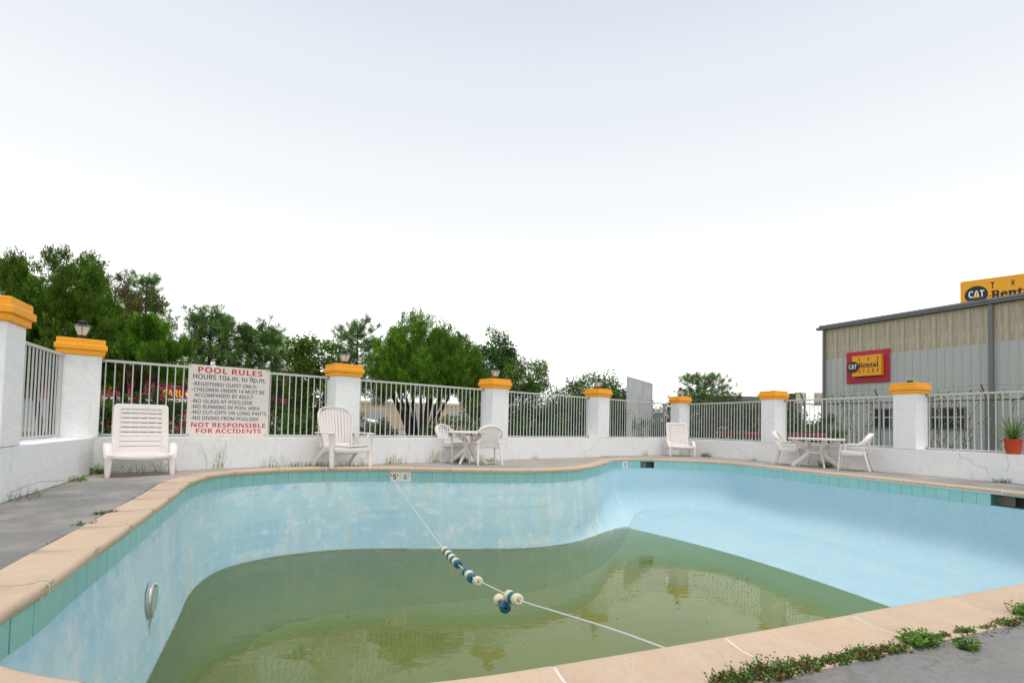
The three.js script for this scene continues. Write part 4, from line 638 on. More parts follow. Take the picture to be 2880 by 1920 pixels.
// ------------------------------------------------------------------ beyond the fence: street, restaurant, car, slab, pole
{
  const t = rep(tex(256, 256, (u, v) => { const a = fbm(u * 6, v * 6, 6, 6, 601, 4), b = vnoise(u * 120, v * 120, 120, 120, 611); const k = .17 + .05 * a + .04 * b; return [k, k, k * 1.02]; }), .12);
  const g = new THREE.PlaneGeometry(150, 26).rotateX(-Math.PI / 2); const p = g.attributes.position, uv = g.attributes.uv; for (let i = 0; i < p.count; i++) uv.setXY(i, p.getX(i), p.getZ(i));
  const r = struct(mesh('road', g, std({ map: t, roughness: .9 }))); r.position.set(-12, -.026, -44); r.rotation.y = .42;
  for (let i = 0; i < 3; i++) { const l = mesh('lane_line', new THREE.PlaneGeometry(60, .14).rotateX(-Math.PI / 2), std({ color: lin(.7, .7, .66) }), r); l.position.set(-8, .004, -6 + i * 5); }
  const k = struct(mesh('kerb', bx(150, .16, .3), std({ color: lin(.5, .46, .40) }))); k.position.set(-12 - Math.sin(.42) * -13.2, .03, -44 + 13.2 * Math.cos(.42)); k.position.x = -12 + Math.sin(.42) * 13.2; k.rotation.y = .42;
}
{ // restaurant with maroon seamed roof
  const o = thing('restaurant', 'tan building with a maroon seamed metal front and yellow lettering', 'building', -28, -.03, 38, .12), maroon = std({ color: lin(.26, .022, .06), roughness: .55 }), tan = std({ color: lin(.58, .43, .29), bumpMap: stuccoBump, bumpScale: .01 });
  mesh('wall', boxUV(bx(26, 2.4, 9, -2, 1.2, -4.5)), tan, o);
  mesh('shop_window', bx(11, 1.9, .06, -9, 1.15, .02), phy({ color: lin(.34, .36, .38), roughness: .15 }), o); mesh('shop_window', bx(5, .5, .06, 2.2, 1.72, .02), phy({ color: lin(.02, .02, .02), roughness: .2 }), o);
  mesh('roof_band', merge([bx(26.4, 2.6, .3, -2, 3.3, .22)]), maroon, o);
  const sg = bx(.05, 2.6, .05, 0, 3.3, .39); for (let i = 0; i < 60; i++) { const s = mesh('seam', sg, maroon, o); s.position.x = -15 + i * .44; }
  mesh('roof_upper', bx(16, 1.4, .3, -9, 5.2, -.4), maroon, o);
  mesh('canopy', bx(7.5, .22, 2.6, 1.8, 2.02, 1.5), std({ color: lin(.75, .75, .74) }), o);
  mesh('lower_sign_panel', bx(3.2, 1.0, .1, 3.4, 2.55, .45), maroon, o);
  const sign = (name, w, h, draw, x, y, z) => { const c = document.createElement('canvas'); c.width = 512; c.height = Math.round(512 * h / w); const k = c.getContext('2d'); k.fillStyle = '#7c1a33'; k.fillRect(0, 0, 512, c.height); draw(k, c.height); const t = new THREE.CanvasTexture(c); t.colorSpace = THREE.SRGBColorSpace; mesh(name, new THREE.PlaneGeometry(w, h).translate(x, y, z), std({ map: t }), o); };
  const star = (k, H) => { k.font = 'bold 150px sans-serif'; k.fillStyle = '#f2b51d'; k.textBaseline = 'middle'; k.fillText('CARU', 8, H * .42, 290); k.beginPath(); k.arc(375, H * .38, 58, 0, 7); k.arc(440, H * .36, 58, 0, 7); k.fill(); k.beginPath(); k.moveTo(318, H * .45); k.lineTo(495, H * .45); k.lineTo(400, H * .72); k.fill(); k.fillStyle = '#efe6e2'; k.fillRect(335, H * .28, 26, 70); };
  sign('roof_lettering', 2.6, 1.05, (k, H) => { star(k, H); k.fillStyle = '#d8b9c0'; k.font = 'bold 34px sans-serif'; k.fillText('DRIVE & EAT', 120, H * .88, 220); }, 3.4, 3.5, .43);
  sign('lower_lettering', 2.6, .9, star, 3.5, 2.5, .52);
}
{ const o = thing('tan_building', 'long low tan building across the road', 'building', -20, -.03, 66, .3); mesh('wall', boxUV(bx(34, 3.3, 10, 0, 1.65, -5)), std({ color: lin(.60, .46, .32), bumpMap: stuccoBump, bumpScale: .01 }), o); mesh('parapet', bx(34.3, .3, 10.3, 0, 3.4, -5), std({ color: lin(.66, .54, .40) }), o); for (let i = 0; i < 6; i++) mesh('shop_window', bx(2.4, 1.5, .1, -13 + i * 5.2, 1.6, .02), phy({ color: lin(.42, .42, .40), roughness: .15 }), o); }
{ const o = thing('grey_building', 'pale grey two-storey building far behind the lampless pillar', 'building', -42, -.03, 47, .5); mesh('wall', bx(16, 5, 8, 0, 2.5, -4), std({ color: lin(.52, .53, .54) }), o); mesh('roof', bx(17, .5, 9, 0, 5.2, -4), std({ color: lin(.18, .02, .05) }), o); for (let i = 0; i < 5; i++) { mesh('window', bx(1.6, 1.1, .1, -6.4 + i * 3.2, 3.6, .02), phy({ color: lin(.08, .09, .1), roughness: .1 }), o); mesh('window', bx(1.6, 1.1, .1, -6.4 + i * 3.2, 1.4, .02), phy({ color: lin(.08, .09, .1), roughness: .1 }), o); } }
{ // white car, side on
  const o = thing('parked_car', 'white saloon car parked beyond the fence behind the fan-back chair', 'car', -7.65, -.03, 22, .06), wh = phy({ color: lin(.80, .80, .79), roughness: .25, clearcoat: .6 }), gl = phy({ color: lin(.03, .035, .04), roughness: .06 }), tyre = std({ color: lin(.02, .02, .02) });
  const prof = [[-2.2, .32], [-2.22, .62], [-2.12, .86], [-1.75, .93], [-1.1, 1.32], [-.55, 1.43], [.2, 1.43], [.62, 1.30], [1.12, .95], [1.75, .84], [2.1, .70], [2.2, .52], [2.18, .30], [1.72, .28], [1.66, .45], [1.5, .60], [1.32, .64], [1.14, .60], [.98, .45], [.92, .28], [-.98, .28], [-1.04, .45], [-1.2, .60], [-1.38, .64], [-1.56, .60], [-1.72, .45], [-1.78, .28]];
  const sh = new THREE.Shape(prof.map(([a, b]) => new THREE.Vector2(a, b))); const g = new THREE.ExtrudeGeometry(sh, { depth: 1.56, bevelEnabled: true, bevelSize: .05, bevelThickness: .08, bevelSegments: 3 }).translate(0, 0, -.78), p = g.attributes.position;
  for (let i = 0; i < p.count; i++) if (p.getY(i) > .95) p.setZ(i, p.getZ(i) * (1 - .34 * (p.getY(i) - .95))); g.computeVertexNormals(); mesh('body', g, wh, o);
  for (const s of [-1, 1]) {
    const wsh = (pts, name) => { const q = new THREE.Shape(pts.map(([a, b]) => new THREE.Vector2(a, b))), e = new THREE.ExtrudeGeometry(q, { depth: .02, bevelEnabled: false }); const pp = e.attributes.position; for (let i = 0; i < pp.count; i++) pp.setZ(i, s * (.868 * (1 - .34 * Math.max(0, pp.getY(i) - .95)) + pp.getZ(i) * .3)); e.computeVertexNormals(); mesh(name, e, gl, o); };
    wsh([[-1.35, .97], [-.98, 1.27], [-.55, 1.37], [-.3, 1.37], [-.3, .97]], 'side_window'); wsh([[-.22, .97], [-.22, 1.37], [.2, 1.37], [.52, 1.25], [.92, .97]], 'side_window');
    for (const x of [-1.38, 1.32]) { mesh('wheel', new THREE.CylinderGeometry(.31, .31, .2, 24).rotateX(Math.PI / 2).translate(x, .31, s * .74), tyre, o); mesh('rim', new THREE.CylinderGeometry(.19, .19, .21, 18).rotateX(Math.PI / 2).translate(x, .31, s * .742), galv, o); }
    mesh('headlight', rbox(.12, .12, .3, .03, 2.14, .66, s * .58), phy({ color: lin(.6, .62, .64), roughness: .1 }), o);
  }
  const wind = (a, b) => { const g2 = new THREE.BufferGeometry(), w0 = .70, w1 = .60; g2.setAttribute('position', new THREE.Float32BufferAttribute([a[0], a[1], -w0, a[0], a[1], w0, b[0], b[1], w1, a[0], a[1], -w0, b[0], b[1], w1, b[0], b[1], -w1], 3)); g2.computeVertexNormals(); return g2; };
  mesh('windscreen', wind([1.15, 1.005], [.70, 1.325]), gl, o); mesh('rear_window', wind([-1.72, 1.0], [-1.17, 1.35]), gl, o);
}
{ // tall grey slab
  const c = tex(256, 512, (u, v) => { const a = fbm(u * 3, v * 6, 0, 0, 621, 5), b = fbm(u * 30, v * 3, 0, 0, 631, 3), e = vnoise(u * 90, v * 180, 0, 0, 641); const k = .60 + .26 * (a - .5) + .10 * (b - .5) + .06 * (e - .5); return [k, k * 1.01, k * 1.02]; });
  const o = thing('concrete_slab', 'tall weathered grey concrete slab standing behind the bar fence', 'monolith', 5.33, -.03, 21.4, 1.03); const g = boxUV(rbox(3.26, 2.83, .10, .01, 0, 1.415, 0)); const uv = g.attributes.uv; for (let i = 0; i < uv.count; i++) uv.setXY(i, uv.getX(i) / 3.3, uv.getY(i) / 2.9); mesh('slab_body', g, std({ map: c, roughness: .9 }), o);
  mesh('edge_trim', bx(.10, 2.80, .12, 1.60, 1.40, 0), std({ color: lin(.42, .42, .42) }), o); mesh('switch_box', bx(.16, .24, .05, 1.3, .62, .07), std({ color: lin(.05, .06, .06) }), o);
}
{ const o = thing('utility_pole', 'dark brown utility pole beside the knobbed orange cap', 'pole', 16.35, -.03, 30, .3); mesh('shaft', tube([[0, 0, 0], [0, 1.6, 0], [.01, 3.05, 0]], (t) => .18 - .02 * t, 8, 10), bark, o); }
for (const [x, w, lab] of [[33.7, 1.5, 'pale peach rooftop sign board right beside the utility pole'], [36.3, 2.3, 'pale peach rooftop sign board beside the metal building corner']]) { const o = thing('sign_board', lab, 'sign board', x, -.03, 60, .3, 'far sign boards'); mesh('panel', rbox(w, 1.5, .3, .05, 0, 4.65, 0), std({ map: rep(tex(64, 64, (u, v) => { const a = fbm(u * 5, v * 5, 5, 5, 651, 4); return mix3([.62, .52, .42], [.30, .28, .26], sstep(.52, .66, a)); }), .4) }), o); mesh('post', bx(.25, 4, .25, 0, 2, 0), galv, o); }
{ const o = thing('far_house', 'low house with grey roof far beyond the chain-link fence', 'building', 33, -.03, 70, .2); mesh('wall', bx(14, 4.7, 8, 0, 2.35, -4), std({ color: lin(.3, .3, .28) }), o); mesh('roof', bx(15, .7, 9, 0, 5.1, -4), std({ color: lin(.16, .165, .18) }), o); }
{ // red beam
  const o = thing('red_beam', 'long red steel pipe rail on posts beyond the chain-link fence', 'barrier', 8.0, -.03, 20.0, .13), m = std({ color: lin(.36, .035, .04), roughness: .6 }); mesh('rail', sweep([[-.1, .70, 0], [4.6, .70, 0]], [.13, .15], { smooth: false }), m, o); for (const x of [.25, 2.3, 4.4]) mesh('post', bx(.14, .62, .14, x, .31, -.02), m, o);
}
// ------------------------------------------------------------------ chain-link fence with barbed wire
{
  const pts = [[6.1, 20.6], [8.4, 18.9], [10.15, 17.8], [11.46, 16], [12.66, 13.7], [13.75, 11.4]], H = 1.83, o = thing('chain_link_fence', 'chain-link fence with rusty top rail and barbed wire before the metal building', 'fence'), rust = std({ color: lin(.16, .09, .06), roughness: .9 }), post = std({ color: lin(.19, .195, .20), roughness: .6 }), wires = [], barbs = [];
  o.position.y = -.03;
  pts.forEach(([x, Z], i) => { mesh('post', tube([[x, 0, -Z], [x, H, -Z]], .035, 1, 8), post, o); if (i) mesh('barb_arm', sweep([[x, H, -Z], [x - .22, H + .36, -Z + .1]], [.025, .025], { smooth: false, sides: 4 }), rust, o); });
  for (let i = 0; i < pts.length - 1; i++) {
    const [ax, az] = pts[i], [bx_, bz] = pts[i + 1], L = Math.hypot(bx_ - ax, bz - az), at = (s, y) => [ax + (bx_ - ax) * s / L, y, -(az + (bz - az) * s / L)];
    mesh('top_rail', sweep([at(0, H - .03), at(L, H - .03)], [.04, .04], { smooth: false }), rust, o);
    const n = Math.floor(L / .078); for (let k = -Math.ceil(H / .078); k < n; k++) for (const dir of [1, -1]) { let s0 = k * .078, y0 = .03, s1 = s0 + (H - .08), y1 = H - .05; if (s0 < 0) { y0 += -s0; s0 = 0; } if (s1 > L) { y1 -= s1 - L; s1 = L; } if (s1 - s0 < .05) continue; const A = dir > 0 ? at(s0, y0) : at(L - s0, y0), B = dir > 0 ? at(s1, y1) : at(L - s1, y1); wires.push(sweep([A, B], [.0058, .0058], { smooth: false, sides: 3, caps: false })); }
    for (let r = 0; r < 3; r++) { const f = (r + 1) / 3, sag = []; for (let q = 0; q <= 6; q++) { const p = at(L * q / 6, H + .36 * f - .05 * Math.sin(Math.PI * q / 6)); sag.push([p[0] - .22 * f, p[1], p[2] + .1 * f]); } barbs.push(sweep(sag, [.006, .006], { sides: 3, seg: 8, caps: false })); for (let q = 0; q < L / .14; q++) { const s = q * .14, p = at(s, H + .36 * f - .05 * Math.sin(Math.PI * s / L)), d = unit(); barbs.push(sweep([[p[0] - .22 * f - d[0] * .02, p[1] - d[1] * .02, p[2] + .1 * f - d[2] * .02], [p[0] - .22 * f + d[0] * .02, p[1] + d[1] * .02, p[2] + .1 * f + d[2] * .02]], [.005, .005], { smooth: false, sides: 3, caps: false })); } }
  }
  stuff(mesh('wire_mesh', merge(wires), std({ color: lin(.13, .13, .13), roughness: .7, metalness: .3 }), o)); stuff(mesh('barbed_wire', merge(barbs), rust, o));
  // climbing vines on it
  const vines = [[11.1, 16.5, 1.1, 'leafy vine on the chain-link fence between the long table and the lamp-stub pillar'], [12.1, 14.75, 1.0, 'vine with dry stems on the chain-link fence right of the lamp-stub pillar'], [12.75, 13.45, 1.4, 'leafy vine topping the chain-link post behind the potted yucca'], [10.5, 17.3, 1.3, 'vine with yellow leaves on the chain-link fence beside the building corner'], [9.2, 18.35, 1.6, 'dry twining vine on the chain-link fence beyond the far fence panel']];
  for (const [x, Z, w, lab] of vines) {
    const v = thing('climbing_vine', lab, 'vine', x, -.03, Z, Math.atan2(-.77, .63), 'vines on the chain-link fence'), L = new Leaves(), st = [];
    for (let i = 0; i < 9; i++) { let px = rr(-w, w) * .7, py = .02; const q = [[px, 0, .03]]; while (py < 1.85) { py += rr(.12, .3); px += rr(-.16, .16); q.push([px, py, rr(-.03, .05)]); if (rnd() < .75) for (let j = 0; j < 3; j++) { const d = unit(), yl = rnd() < .18, c = yl ? [.45, .32, .03] : tint([.06, .12, .02], [.16, .26, .05]); L.leaf(px + d[0] * .06, py + d[1] * .07, rr(0, .08), ...nrm(d[0], d[1] - .3, d[2]), rr(.05, .09), .05, c, .5); } } if (i % 2 === 0 && q.length > 4) st.push(tube(q, .006, q.length * 3, 5)); else if (q.length > 4) st.push(tube(q.slice(0, 4 + Math.floor(rnd() * (q.length - 4))), .008, 14, 5)); }
    for (let k = 0; k < 60; k++) { const d = unit(); L.leaf(rr(-w, w) * .45, 1.8 + rr(-.05, .3), rr(-.1, .15), ...d, rr(.05, .09), .05, tint([.08, .15, .03], [.18, .28, .06]), .5); }
    mesh('stems', merge(st), std({ color: lin(.13, .095, .07) }), v); mesh('foliage', L.geo(), leafMat, v);
  }
}
// ------------------------------------------------------------------ metal warehouse with signs
{
  const A = [17.05, 28.0], d = [.4546, -.8907], turn = Math.atan2(d[1], d[0]), o = thing('metal_warehouse', 'ribbed metal warehouse, tan above and grey below, with dark windows', 'building', A[0], -.03, A[1], turn), LW = 17.5, HW = 6.48, SP = 4.80;
  const grey = [0, 1].map((k) => std({ roughness: .6, color: lin(.53, .54, .525), map: tex(64, 512, (u, v) => { const a = fbm(u * 6, v * 3, 6, 3, 701 + k, 4); const q = .95 + .12 * (a - .5); return [q, q, q * .99]; }) }));
  const tanM = [0, 1, 2].map((k) => std({ roughness: .75, map: tex(64, 256, (u, v) => { const a = fbm(u * 5, v * 1.5, 0, 0, 711 + k * 7, 5), b = fbm(u * 14, v * 9, 0, 0, 721 + k * 7, 4); let c = mix3([.44, .375, .265], [.56, .50, .39], sstep(.3, .7, a)); c = mix3(c, [.66, .59, .50], .7 * sstep(.58, .72, b)); return mix3(c, [.22, .17, .12], .5 * sstep(.62, .75, fbm(u * 9, v * 2, 0, 0, 731 + k, 4))); }) }));
  mesh('wall_core', bx(LW, HW - .1, 14, LW / 2, (HW - .1) / 2, -7.03), std({ color: lin(.22, .22, .21) }), o);
  const pw = .318, n = Math.floor(LW / pw), wins = [[2.55, 4.15], [4.95, 6.2]].map(([a, b]) => [a, b, 1.10, 2.06]);
  const lowG = merge([bx(pw - .004, SP, .02, pw / 2, SP / 2, .012), bx(.05, SP, .035, .025, SP / 2, .026)]), upG = merge([bx(pw - .004, HW - SP - .04, .02, pw / 2, (HW + SP) / 2 - .02, .018), bx(.05, HW - SP - .04, .035, .025, (HW + SP) / 2 - .02, .032)]);
  for (let i = 0; i < n; i++) { mesh('wall_panel', lowG, grey[i % 2], o).position.x = i * pw; mesh('wall_panel', upG, tanM[(i * 7 + (i >> 1)) % 3], o).position.x = i * pw; }
  const trim = std({ color: lin(.17, .18, .19), roughness: .5 });
  mesh('eave_gutter', rbox(LW + .4, .15, .3, .02, LW / 2 - .15, HW + .02, .1), trim, o);
  mesh('roof', (() => { const g = bx(LW + .3, .1, 14.6, LW / 2, HW + .12, -7.0); return g; })(), std({ color: lin(.25, .26, .27) }), o);
  const teeth = bx(.1, .05, .3, 0, HW + .12, .1); for (let i = 0; i < 54; i++) mesh('roof_rib', teeth, trim, o).position.x = .05 + i * pw;
  for (const [x, w] of [[7.12, .16], [.02, .12]]) mesh('downspout', rbox(w, HW - .05, .12, .015, x, (HW - .05) / 2, .11), trim, o);
  for (const [a, b, y0, y1] of wins) {
    const w = new THREE.Group(); w.name = 'window'; o.add(w); w.position.set((a + b) / 2, (y0 + y1) / 2, .06); const W = b - a, H = y1 - y0, white = std({ color: lin(.72, .73, .74) });
    mesh('glass', bx(W, H, .02, 0, 0, 0), phy({ color: lin(.018, .024, .024), roughness: .08 }), w); mesh('frame', merge([bx(W + .1, .06, .06, 0, H / 2, .01), bx(W + .1, .07, .07, 0, -H / 2, .01), bx(.06, H, .06, -W / 2, 0, .012), bx(.06, H, .06, W / 2, 0, .012)]), std({ color: lin(.22, .23, .23) }), w);
    mesh('mullion', bx(W, .045, .035, 0, .06, .02), white, w); for (let k = 1; k < 4; k++) mesh('mullion', bx(.028, H, .03, -W / 2 + k * W / 4, 0, .021), white, w);
  }
  const drawBadge = (x, cx, cy, r) => { x.fillStyle = '#191a1e'; x.beginPath(); x.arc(cx, cy, r, 0, 7); x.fill(); x.save(); x.translate(cx, cy + r * .3); x.font = 'bold 100px sans-serif'; const m = x.measureText('CAT').width; x.scale(r * 1.42 / m, r * .78 / 73); x.textAlign = 'center'; x.textBaseline = 'alphabetic'; x.fillStyle = '#f1eeee'; x.fillText('CAT', 0, 0); x.restore(); x.fillStyle = '#f3a712'; x.beginPath(); x.moveTo(cx - r * .36, cy + r * .36); x.lineTo(cx + r * .02, cy - r * .02); x.lineTo(cx + r * .38, cy + r * .36); x.fill(); };
  const words = (x, X0, W, Y, H) => { x.fillStyle = '#1d1512'; const sp = (t, y, h) => { const k = t.length; for (let i = 0; i < k; i++) { x.save(); x.font = '100px sans-serif'; const m = x.measureText(t[i]).width; x.translate(X0 + W * (.04 + .92 * i / (k - 1)), y); x.scale(h * .42 / m, h / 73); x.textAlign = 'center'; x.textBaseline = 'alphabetic'; x.fillText(t[i], 0, 0); x.lineWidth = 9; x.strokeStyle = '#1d1512'; x.strokeText(t[i], 0, 0); x.restore(); } }; sp('THE', Y + H * .20, H * .20); sp('STORE', Y + H * .86, H * .20); x.save(); x.font = 'bold 100px serif'; const m = x.measureText('Rental').width; x.translate(X0, Y + H * .56); x.scale(W / m, H * .27 / 73); x.textAlign = 'left'; x.textBaseline = 'alphabetic'; x.fillText('Rental', 0, 0); x.lineWidth = 5; x.strokeStyle = '#1d1512'; x.strokeText('Rental', 0, 0); x.restore(); };
  const canvasTex = (w, h, f) => { const c = document.createElement('canvas'); c.width = w; c.height = h; f(c.getContext('2d')); const t = new THREE.CanvasTexture(c); t.colorSpace = THREE.SRGBColorSpace; t.anisotropy = 8; return t; };
  const place = (s, y, z) => [A[0] + d[0] * s + Math.sin(turn) * z, y, A[1] + d[1] * s - Math.cos(turn) * z];
  { // wall sign
    const [x, y, Z] = place(2.24, 4.21, .075), s = thing('wall_sign', 'red panel with a raised yellow box sign and round black badge on the warehouse', 'sign', x, y - .03, Z, turn), red = std({ color: lin(.46, .014, .035), roughness: .5 }), yel = std({ color: lin(.87, .40, .008), roughness: .45 });
    mesh('red_panel', rbox(2.03, 1.62, .06, .008, 0, 0, .02), red, s); mesh('yellow_box', rbox(1.38, 1.04, .22, .01, .07, .03, .16), yel, s);
    mesh('printed_face', new THREE.PlaneGeometry(1.36, 1.02).translate(.07, .03, .2715), std({ map: canvasTex(512, 384, (k) => { k.fillStyle = '#f2a60b'; k.fillRect(0, 0, 512, 384); words(k, 118, 352, 40, 330); }), roughness: .45 }), s);
    mesh('badge', new THREE.CylinderGeometry(.29, .29, .1, 32).rotateX(Math.PI / 2).translate(-.57, .0, .25), std({ color: lin(.012, .012, .014) }), s);
    mesh('badge_face', new THREE.CircleGeometry(.285, 32).translate(-.57, .0, .302), std({ map: canvasTex(256, 256, (k) => { k.fillStyle = '#191a1e'; k.fillRect(0, 0, 256, 256); drawBadge(k, 128, 128, 128); }), roughness: .4 }), s);
  }
  { // roof billboard behind the roof line
    const a2 = [22.63, 25.86], dd = nrm(1.617, 0, -1.6), tn = Math.atan2(dd[2], dd[0]), s = thing('roof_billboard', 'big yellow billboard with black round badge standing above the warehouse roof', 'billboard', a2[0] + dd[0] * 2.6, -.03, a2[1] + dd[2] * 2.6, tn);
    mesh('panel', rbox(5.2, 2.0, .16, .01, 0, 7.62, -.09), std({ color: lin(.80, .36, .01) }), s);
    mesh('printed_face', new THREE.PlaneGeometry(5.18, 1.98).translate(0, 7.62, -.006), std({ map: canvasTex(1024, 392, (k) => { k.fillStyle = '#f4a911'; k.fillRect(0, 0, 1024, 392); drawBadge(k, 116, 146, 86); words(k, 222, 310, 44, 280); }), roughness: .5 }), s);
    for (const x of [-2, 0, 2]) mesh('post', bx(.2, 6.7, .2, x, 3.35, -.3), galv, s);
  }
  { const p = (s, y, z) => { const q = place(s, y, z); return [q[0], q[1], -q[2]]; }; tag(mesh('overhead_wire', tube([p(7.0, 6.58, .2), p(7.35, 6.2, 2.6), p(9.1, 6.16, 3.0), p(16, 6.6, 3)], .012, 30, 5), darkMetal), 'thin black overhead wire crossing the yellow billboard', 'wire'); }
}
// ------------------------------------------------------------------ weeds, grass and dirt on the deck
const grassCols = [[.06, .13, .025], [.17, .21, .06]], dryCols = [[.20, .15, .07], [.32, .26, .14]];
function weed(kind, label, x, Z, r, n, h, group, turn = 0, stretch = 1) {
  const o = thing(kind === 'grass' ? 'grass_tuft' : 'weed_clump', label, 'weed', x, deckY(x, Z) - .003, Z, turn, group), L = new Leaves(), F = new Leaves();
  for (let i = 0; i < n; i++) {
    const a = rr(0, 6.28), q = Math.sqrt(rnd()) * r, px = Math.cos(a) * q * stretch, pz = Math.sin(a) * q;
    if (kind === 'grass') { const hh = h * rr(.35, 1), lx = rr(-.35, .35), lz = rr(-.25, .35), c = rnd() < .25 ? tint(...dryCols) : tint(...grassCols); let X = px, Y = 0, Zz = pz; for (let k = 0; k < 3; k++) { const e = nrm(lx * (.3 + k * .5), 1 - .28 * k, lz * (.3 + k * .5)), l = hh / 2.6; L.leaf(X, Y, Zz, ...e, l * 1.15, .009 - .002 * k, c, 0); X += e[0] * l; Y += e[1] * l; Zz += e[2] * l; } if (h > .25 && rnd() < .12) for (let k = 0; k < 12; k++) L.leaf(X + rr(-.01, .01), Y - k * .008, Zz + rr(-.01, .01), ...nrm(rr(-.5, .5), 1, rr(-.5, .5)), .014, .005, [.25, .20, .12], 0); }
    else { const c = kind === 'spurge' && rnd() < .32 ? tint([.10, .045, .03], [.19, .10, .06]) : tint([.05, .12, .02], [.13, .24, .045]), hh = h * rr(.2, 1), k0 = kind === 'leafy' ? 7 : 4, ls = kind === 'leafy' ? (h > .12 ? rr(.03, .055) : rr(.016, .03)) : rr(.006, .013); const lx = rr(-.6, .6), lz = rr(-.6, .6); for (let k = 0; k < k0; k++) { const t = (k + 1) / k0, d = unit(); L.leaf(px + lx * hh * t, hh * t * .9, pz + lz * hh * t, ...nrm(d[0], d[1] * .4 + .35, d[2]), ls * rr(.7, 1.2), ls * (kind === 'leafy' ? .3 : .75), mul3(c, rr(.8, 1.2)), .4); } L.leaf(px, 0, pz, ...nrm(lx, .9, lz), hh, .004, [.12, .07, .045], 0); }
  }
  mesh('foliage', L.geo(), leafMat, o); return o;
}
const G1 = 'weeds in the joint of the near coping';
for (let i = 0; i < 12; i++) { const t = i / 11, x = .70 + 1.5 * t, Z = 1.575 + .385 * (x - .66) + .02 * (t > .5 ? 1 : 0), big = [1.5, 1.7, 1.3, 1.0, 1.25, .9, .6, .6, .7, .5, .9, .8][i]; weed('spurge', 'small-leaved creeping weed in the joint between near coping and grey deck', x, Z + .012, .024 * big, Math.round(150 * big), .026 * big + .006, G1, .37, 2.9 / Math.sqrt(big)); }
weed('leafy', 'bushy narrow-leaved green weed in the joint of the near coping', 1.53, 1.935, .045, 85, .05, G1, .42, 1.9);
weed('leafy', 'small narrow-leaved weed sprawling on the grey deck beside the bushy one', 1.68, 1.91, .028, 24, .035, G1, .42, 1.6);
weed('leafy', 'narrow-leaved weed at the far end of the near coping joint', 2.24, 2.26, .035, 36, .06, G1, .42, 1.4);
const G2 = 'weeds along the foot of the back wall', wb = (s, z) => onLine(LINE.back, s, z);
const tufts = [['grass', 'tall thin grass with seed heads below the rules sign', 1.55, .09, .10, 18, .40, 1.5], ['grass', 'grass tuft under the large sun lounger', .6, .07, .22, 90, .17, 2], ['leafy', 'leafy weed in the corner behind the large sun lounger', .1, .08, .07, 30, .16, 1.3], ['grass', 'leaning grass blades between the sign and the fan-back chair', 2.35, .08, .1, 26, .2, 2], ['grass', 'low dense grass strip left of the fan-back chair', 2.95, .07, .09, 150, .09, 4.5], ['grass', 'grass tuft below the fan-back chair', 3.75, .07, .16, 60, .14, 2], ['grass', 'grass tuft with arching seed heads right of the fan-back chair', 4.55, .07, .13, 50, .2, 2], ['grass', 'arching seed-head grass left of the round table', 5.45, .08, .1, 40, .28, 2], ['leafy', 'leafy green weed left of the round table', 6.1, .09, .1, 42, .13, 2], ['leafy', 'leafy green weed under the round table', 6.75, .12, .13, 48, .1, 2], ['grass', 'thin dry weed right of the lamp pillar by the round table', 8.2, .06, .07, 14, .16, 2], ['grass', 'low green weed strip before the dark hedge bush panel', 10.9, .12, .07, 90, .05, 6], ['grass', 'dry branching weed below the grey slab panel', 12.6, .06, .07, 16, .2, 1.6]];
for (const [k, lab, s, z, r, n, h, st] of tufts) { const [x, Z] = wb(s, z + .03); weed(k, lab, x, Z, r, n, h, G2, LINE.back.turn, st); }
for (const [k, lab, s, z, r, n, h, st] of [['leafy', 'leafy weed at the wall foot right of the far sun lounger', 1.25, .1, .1, 44, .14, 1.8], ['leafy', 'leafy weed at the wall foot behind the long table', 4.9, .08, .1, 44, .2, 1.6], ['leafy', 'small leafy weed at the wall foot near the lamp-stub pillar', 8.05, .06, .08, 40, .1, 1.6], ['grass', 'thin weed at the wall foot left of the long table', 2.9, .06, .06, 20, .1, 2]]) { const [x, Z] = onLine(LINE.right, s, z + .02); weed(k, lab, x, Z, r, n, h, 'weeds along the foot of the right wall', LINE.right.turn, st); }
for (const [k, lab, s, z, r, n, h, st] of [['leafy', 'low leafy weed at the foot of the side wall near the lounger', -.95, .07, .07, 40, .08, 2.2], ['grass', 'dry weeds at the foot of the side wall by the lampless pillar', -2.5, .07, .1, 40, .1, 2.5]]) { const [x, Z] = onLine(LINE.left, s, z + .02); weed(k, lab, x, Z, r, n, h, 'weeds along the foot of the side wall', LINE.left.turn, st); }
for (const [s, lab] of [[.0, 'dried weed in the side coping joint beside the grey deck'], [.5, 'small green sprig in the side coping joint']]) { const q = nearestS(-2.96 + s * .3, 4.2 - s * .9), [x, Z] = off(q, .265); weed(s ? 'leafy' : 'spurge', lab, x, Z, .03, s ? 12 : 80, .03, 'weeds in the side coping joint', 1.1, 3); }
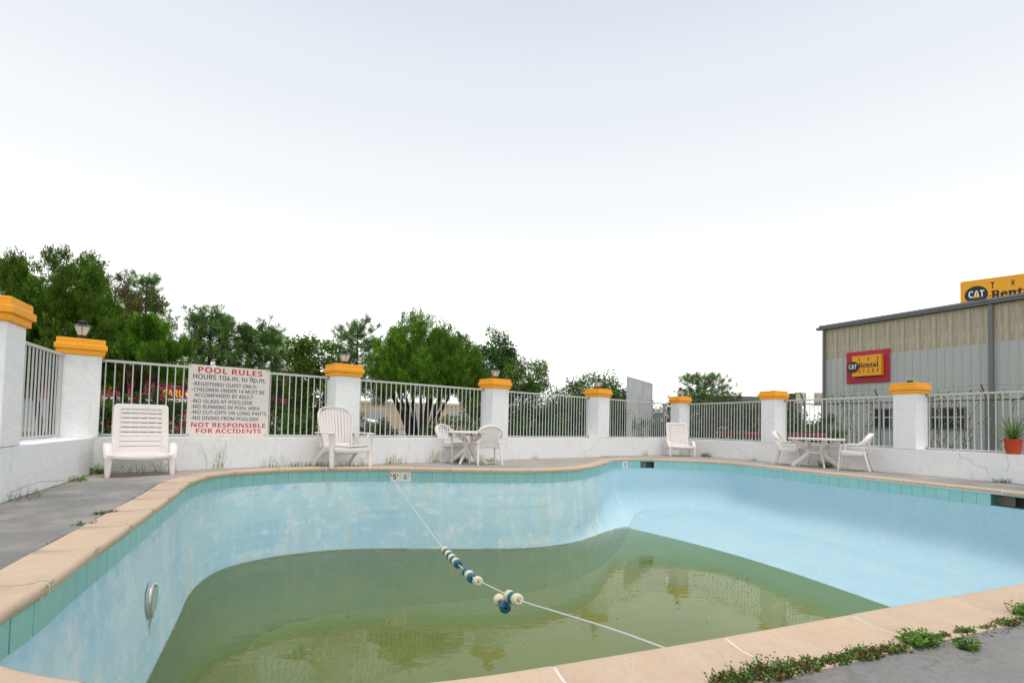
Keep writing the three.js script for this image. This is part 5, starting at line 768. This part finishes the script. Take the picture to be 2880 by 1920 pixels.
{ // soil gathered along the wall feet and in the coping joint
  const p = [], c = []; const crumb = (x, y, Z, s) => { const q = [unit(), unit(), unit(), unit()].map((u) => [x + u[0] * s, y + Math.abs(u[1]) * s * .5, -Z + u[2] * s]); for (const t of [[0, 1, 2], [0, 2, 3], [0, 3, 1], [1, 3, 2]]) for (const i of t) { p.push(...q[i]); } const k = rr(.5, 1.5); for (let i = 0; i < 12; i++) c.push(.085 * k, .062 * k, .045 * k); };
  for (const [l, a, b] of [['back', 0, 14.2], ['right', 0, 11.5], ['left', -6, 0]]) for (let s = a; s < b; s += .0045) { const w = .015 + .06 * Math.max(0, fbm(s * 1.3, 2, 0, 0, 801, 3) - .4), [x, Z] = onLine(LINE[l], s, rr(0, 1) ** 2 * w + .001); crumb(x, deckY(x, Z), Z, rr(.004, .012)); }
  for (let i = 0; i < 5200; i++) { const s = rnd() * OUT.L, w = fbm(s * 1.1, 5, 0, 0, 811, 3); if (w < .45) continue; const [x, Z] = off(s, .253 + rr(-.004, .02) * (w > .58 ? 2.2 : 1)); crumb(x, .034, Z, rr(.003, .009)); }
  const g = new THREE.BufferGeometry(); g.setAttribute('position', new THREE.Float32BufferAttribute(p, 3)); g.setAttribute('color', new THREE.Float32BufferAttribute(c, 3)); g.computeVertexNormals();
  tag(stuff(mesh('soil_litter', g, std({ vertexColors: true, roughness: 1 }))), 'dark soil and litter gathered along wall feet and joints', 'litter');
}
{ // bits of leaf floating on the water
  const L = new Leaves(); for (let i = 0; i < 70; i++) { const x = rr(-3.6, 3.6), Z = rr(2.5, 9.5); if (poolDist(x, Z) > -.25 || floorD(x, Z) > -.3) continue; const a = rr(0, 6.28), k = rnd() < .3 ? [.6, .58, .5] : tint([.10, .07, .03], [.16, .13, .05]); L.leaf(x, -1.2975, -Z, Math.cos(a), .02, Math.sin(a), rr(.01, .035), rr(.006, .016), k, 0); }
  tag(stuff(mesh('floating_litter', L.geo(), petalMat)), 'small dry leaf bits floating on the green water', 'litter');
}
renderer.render(scene, camera);
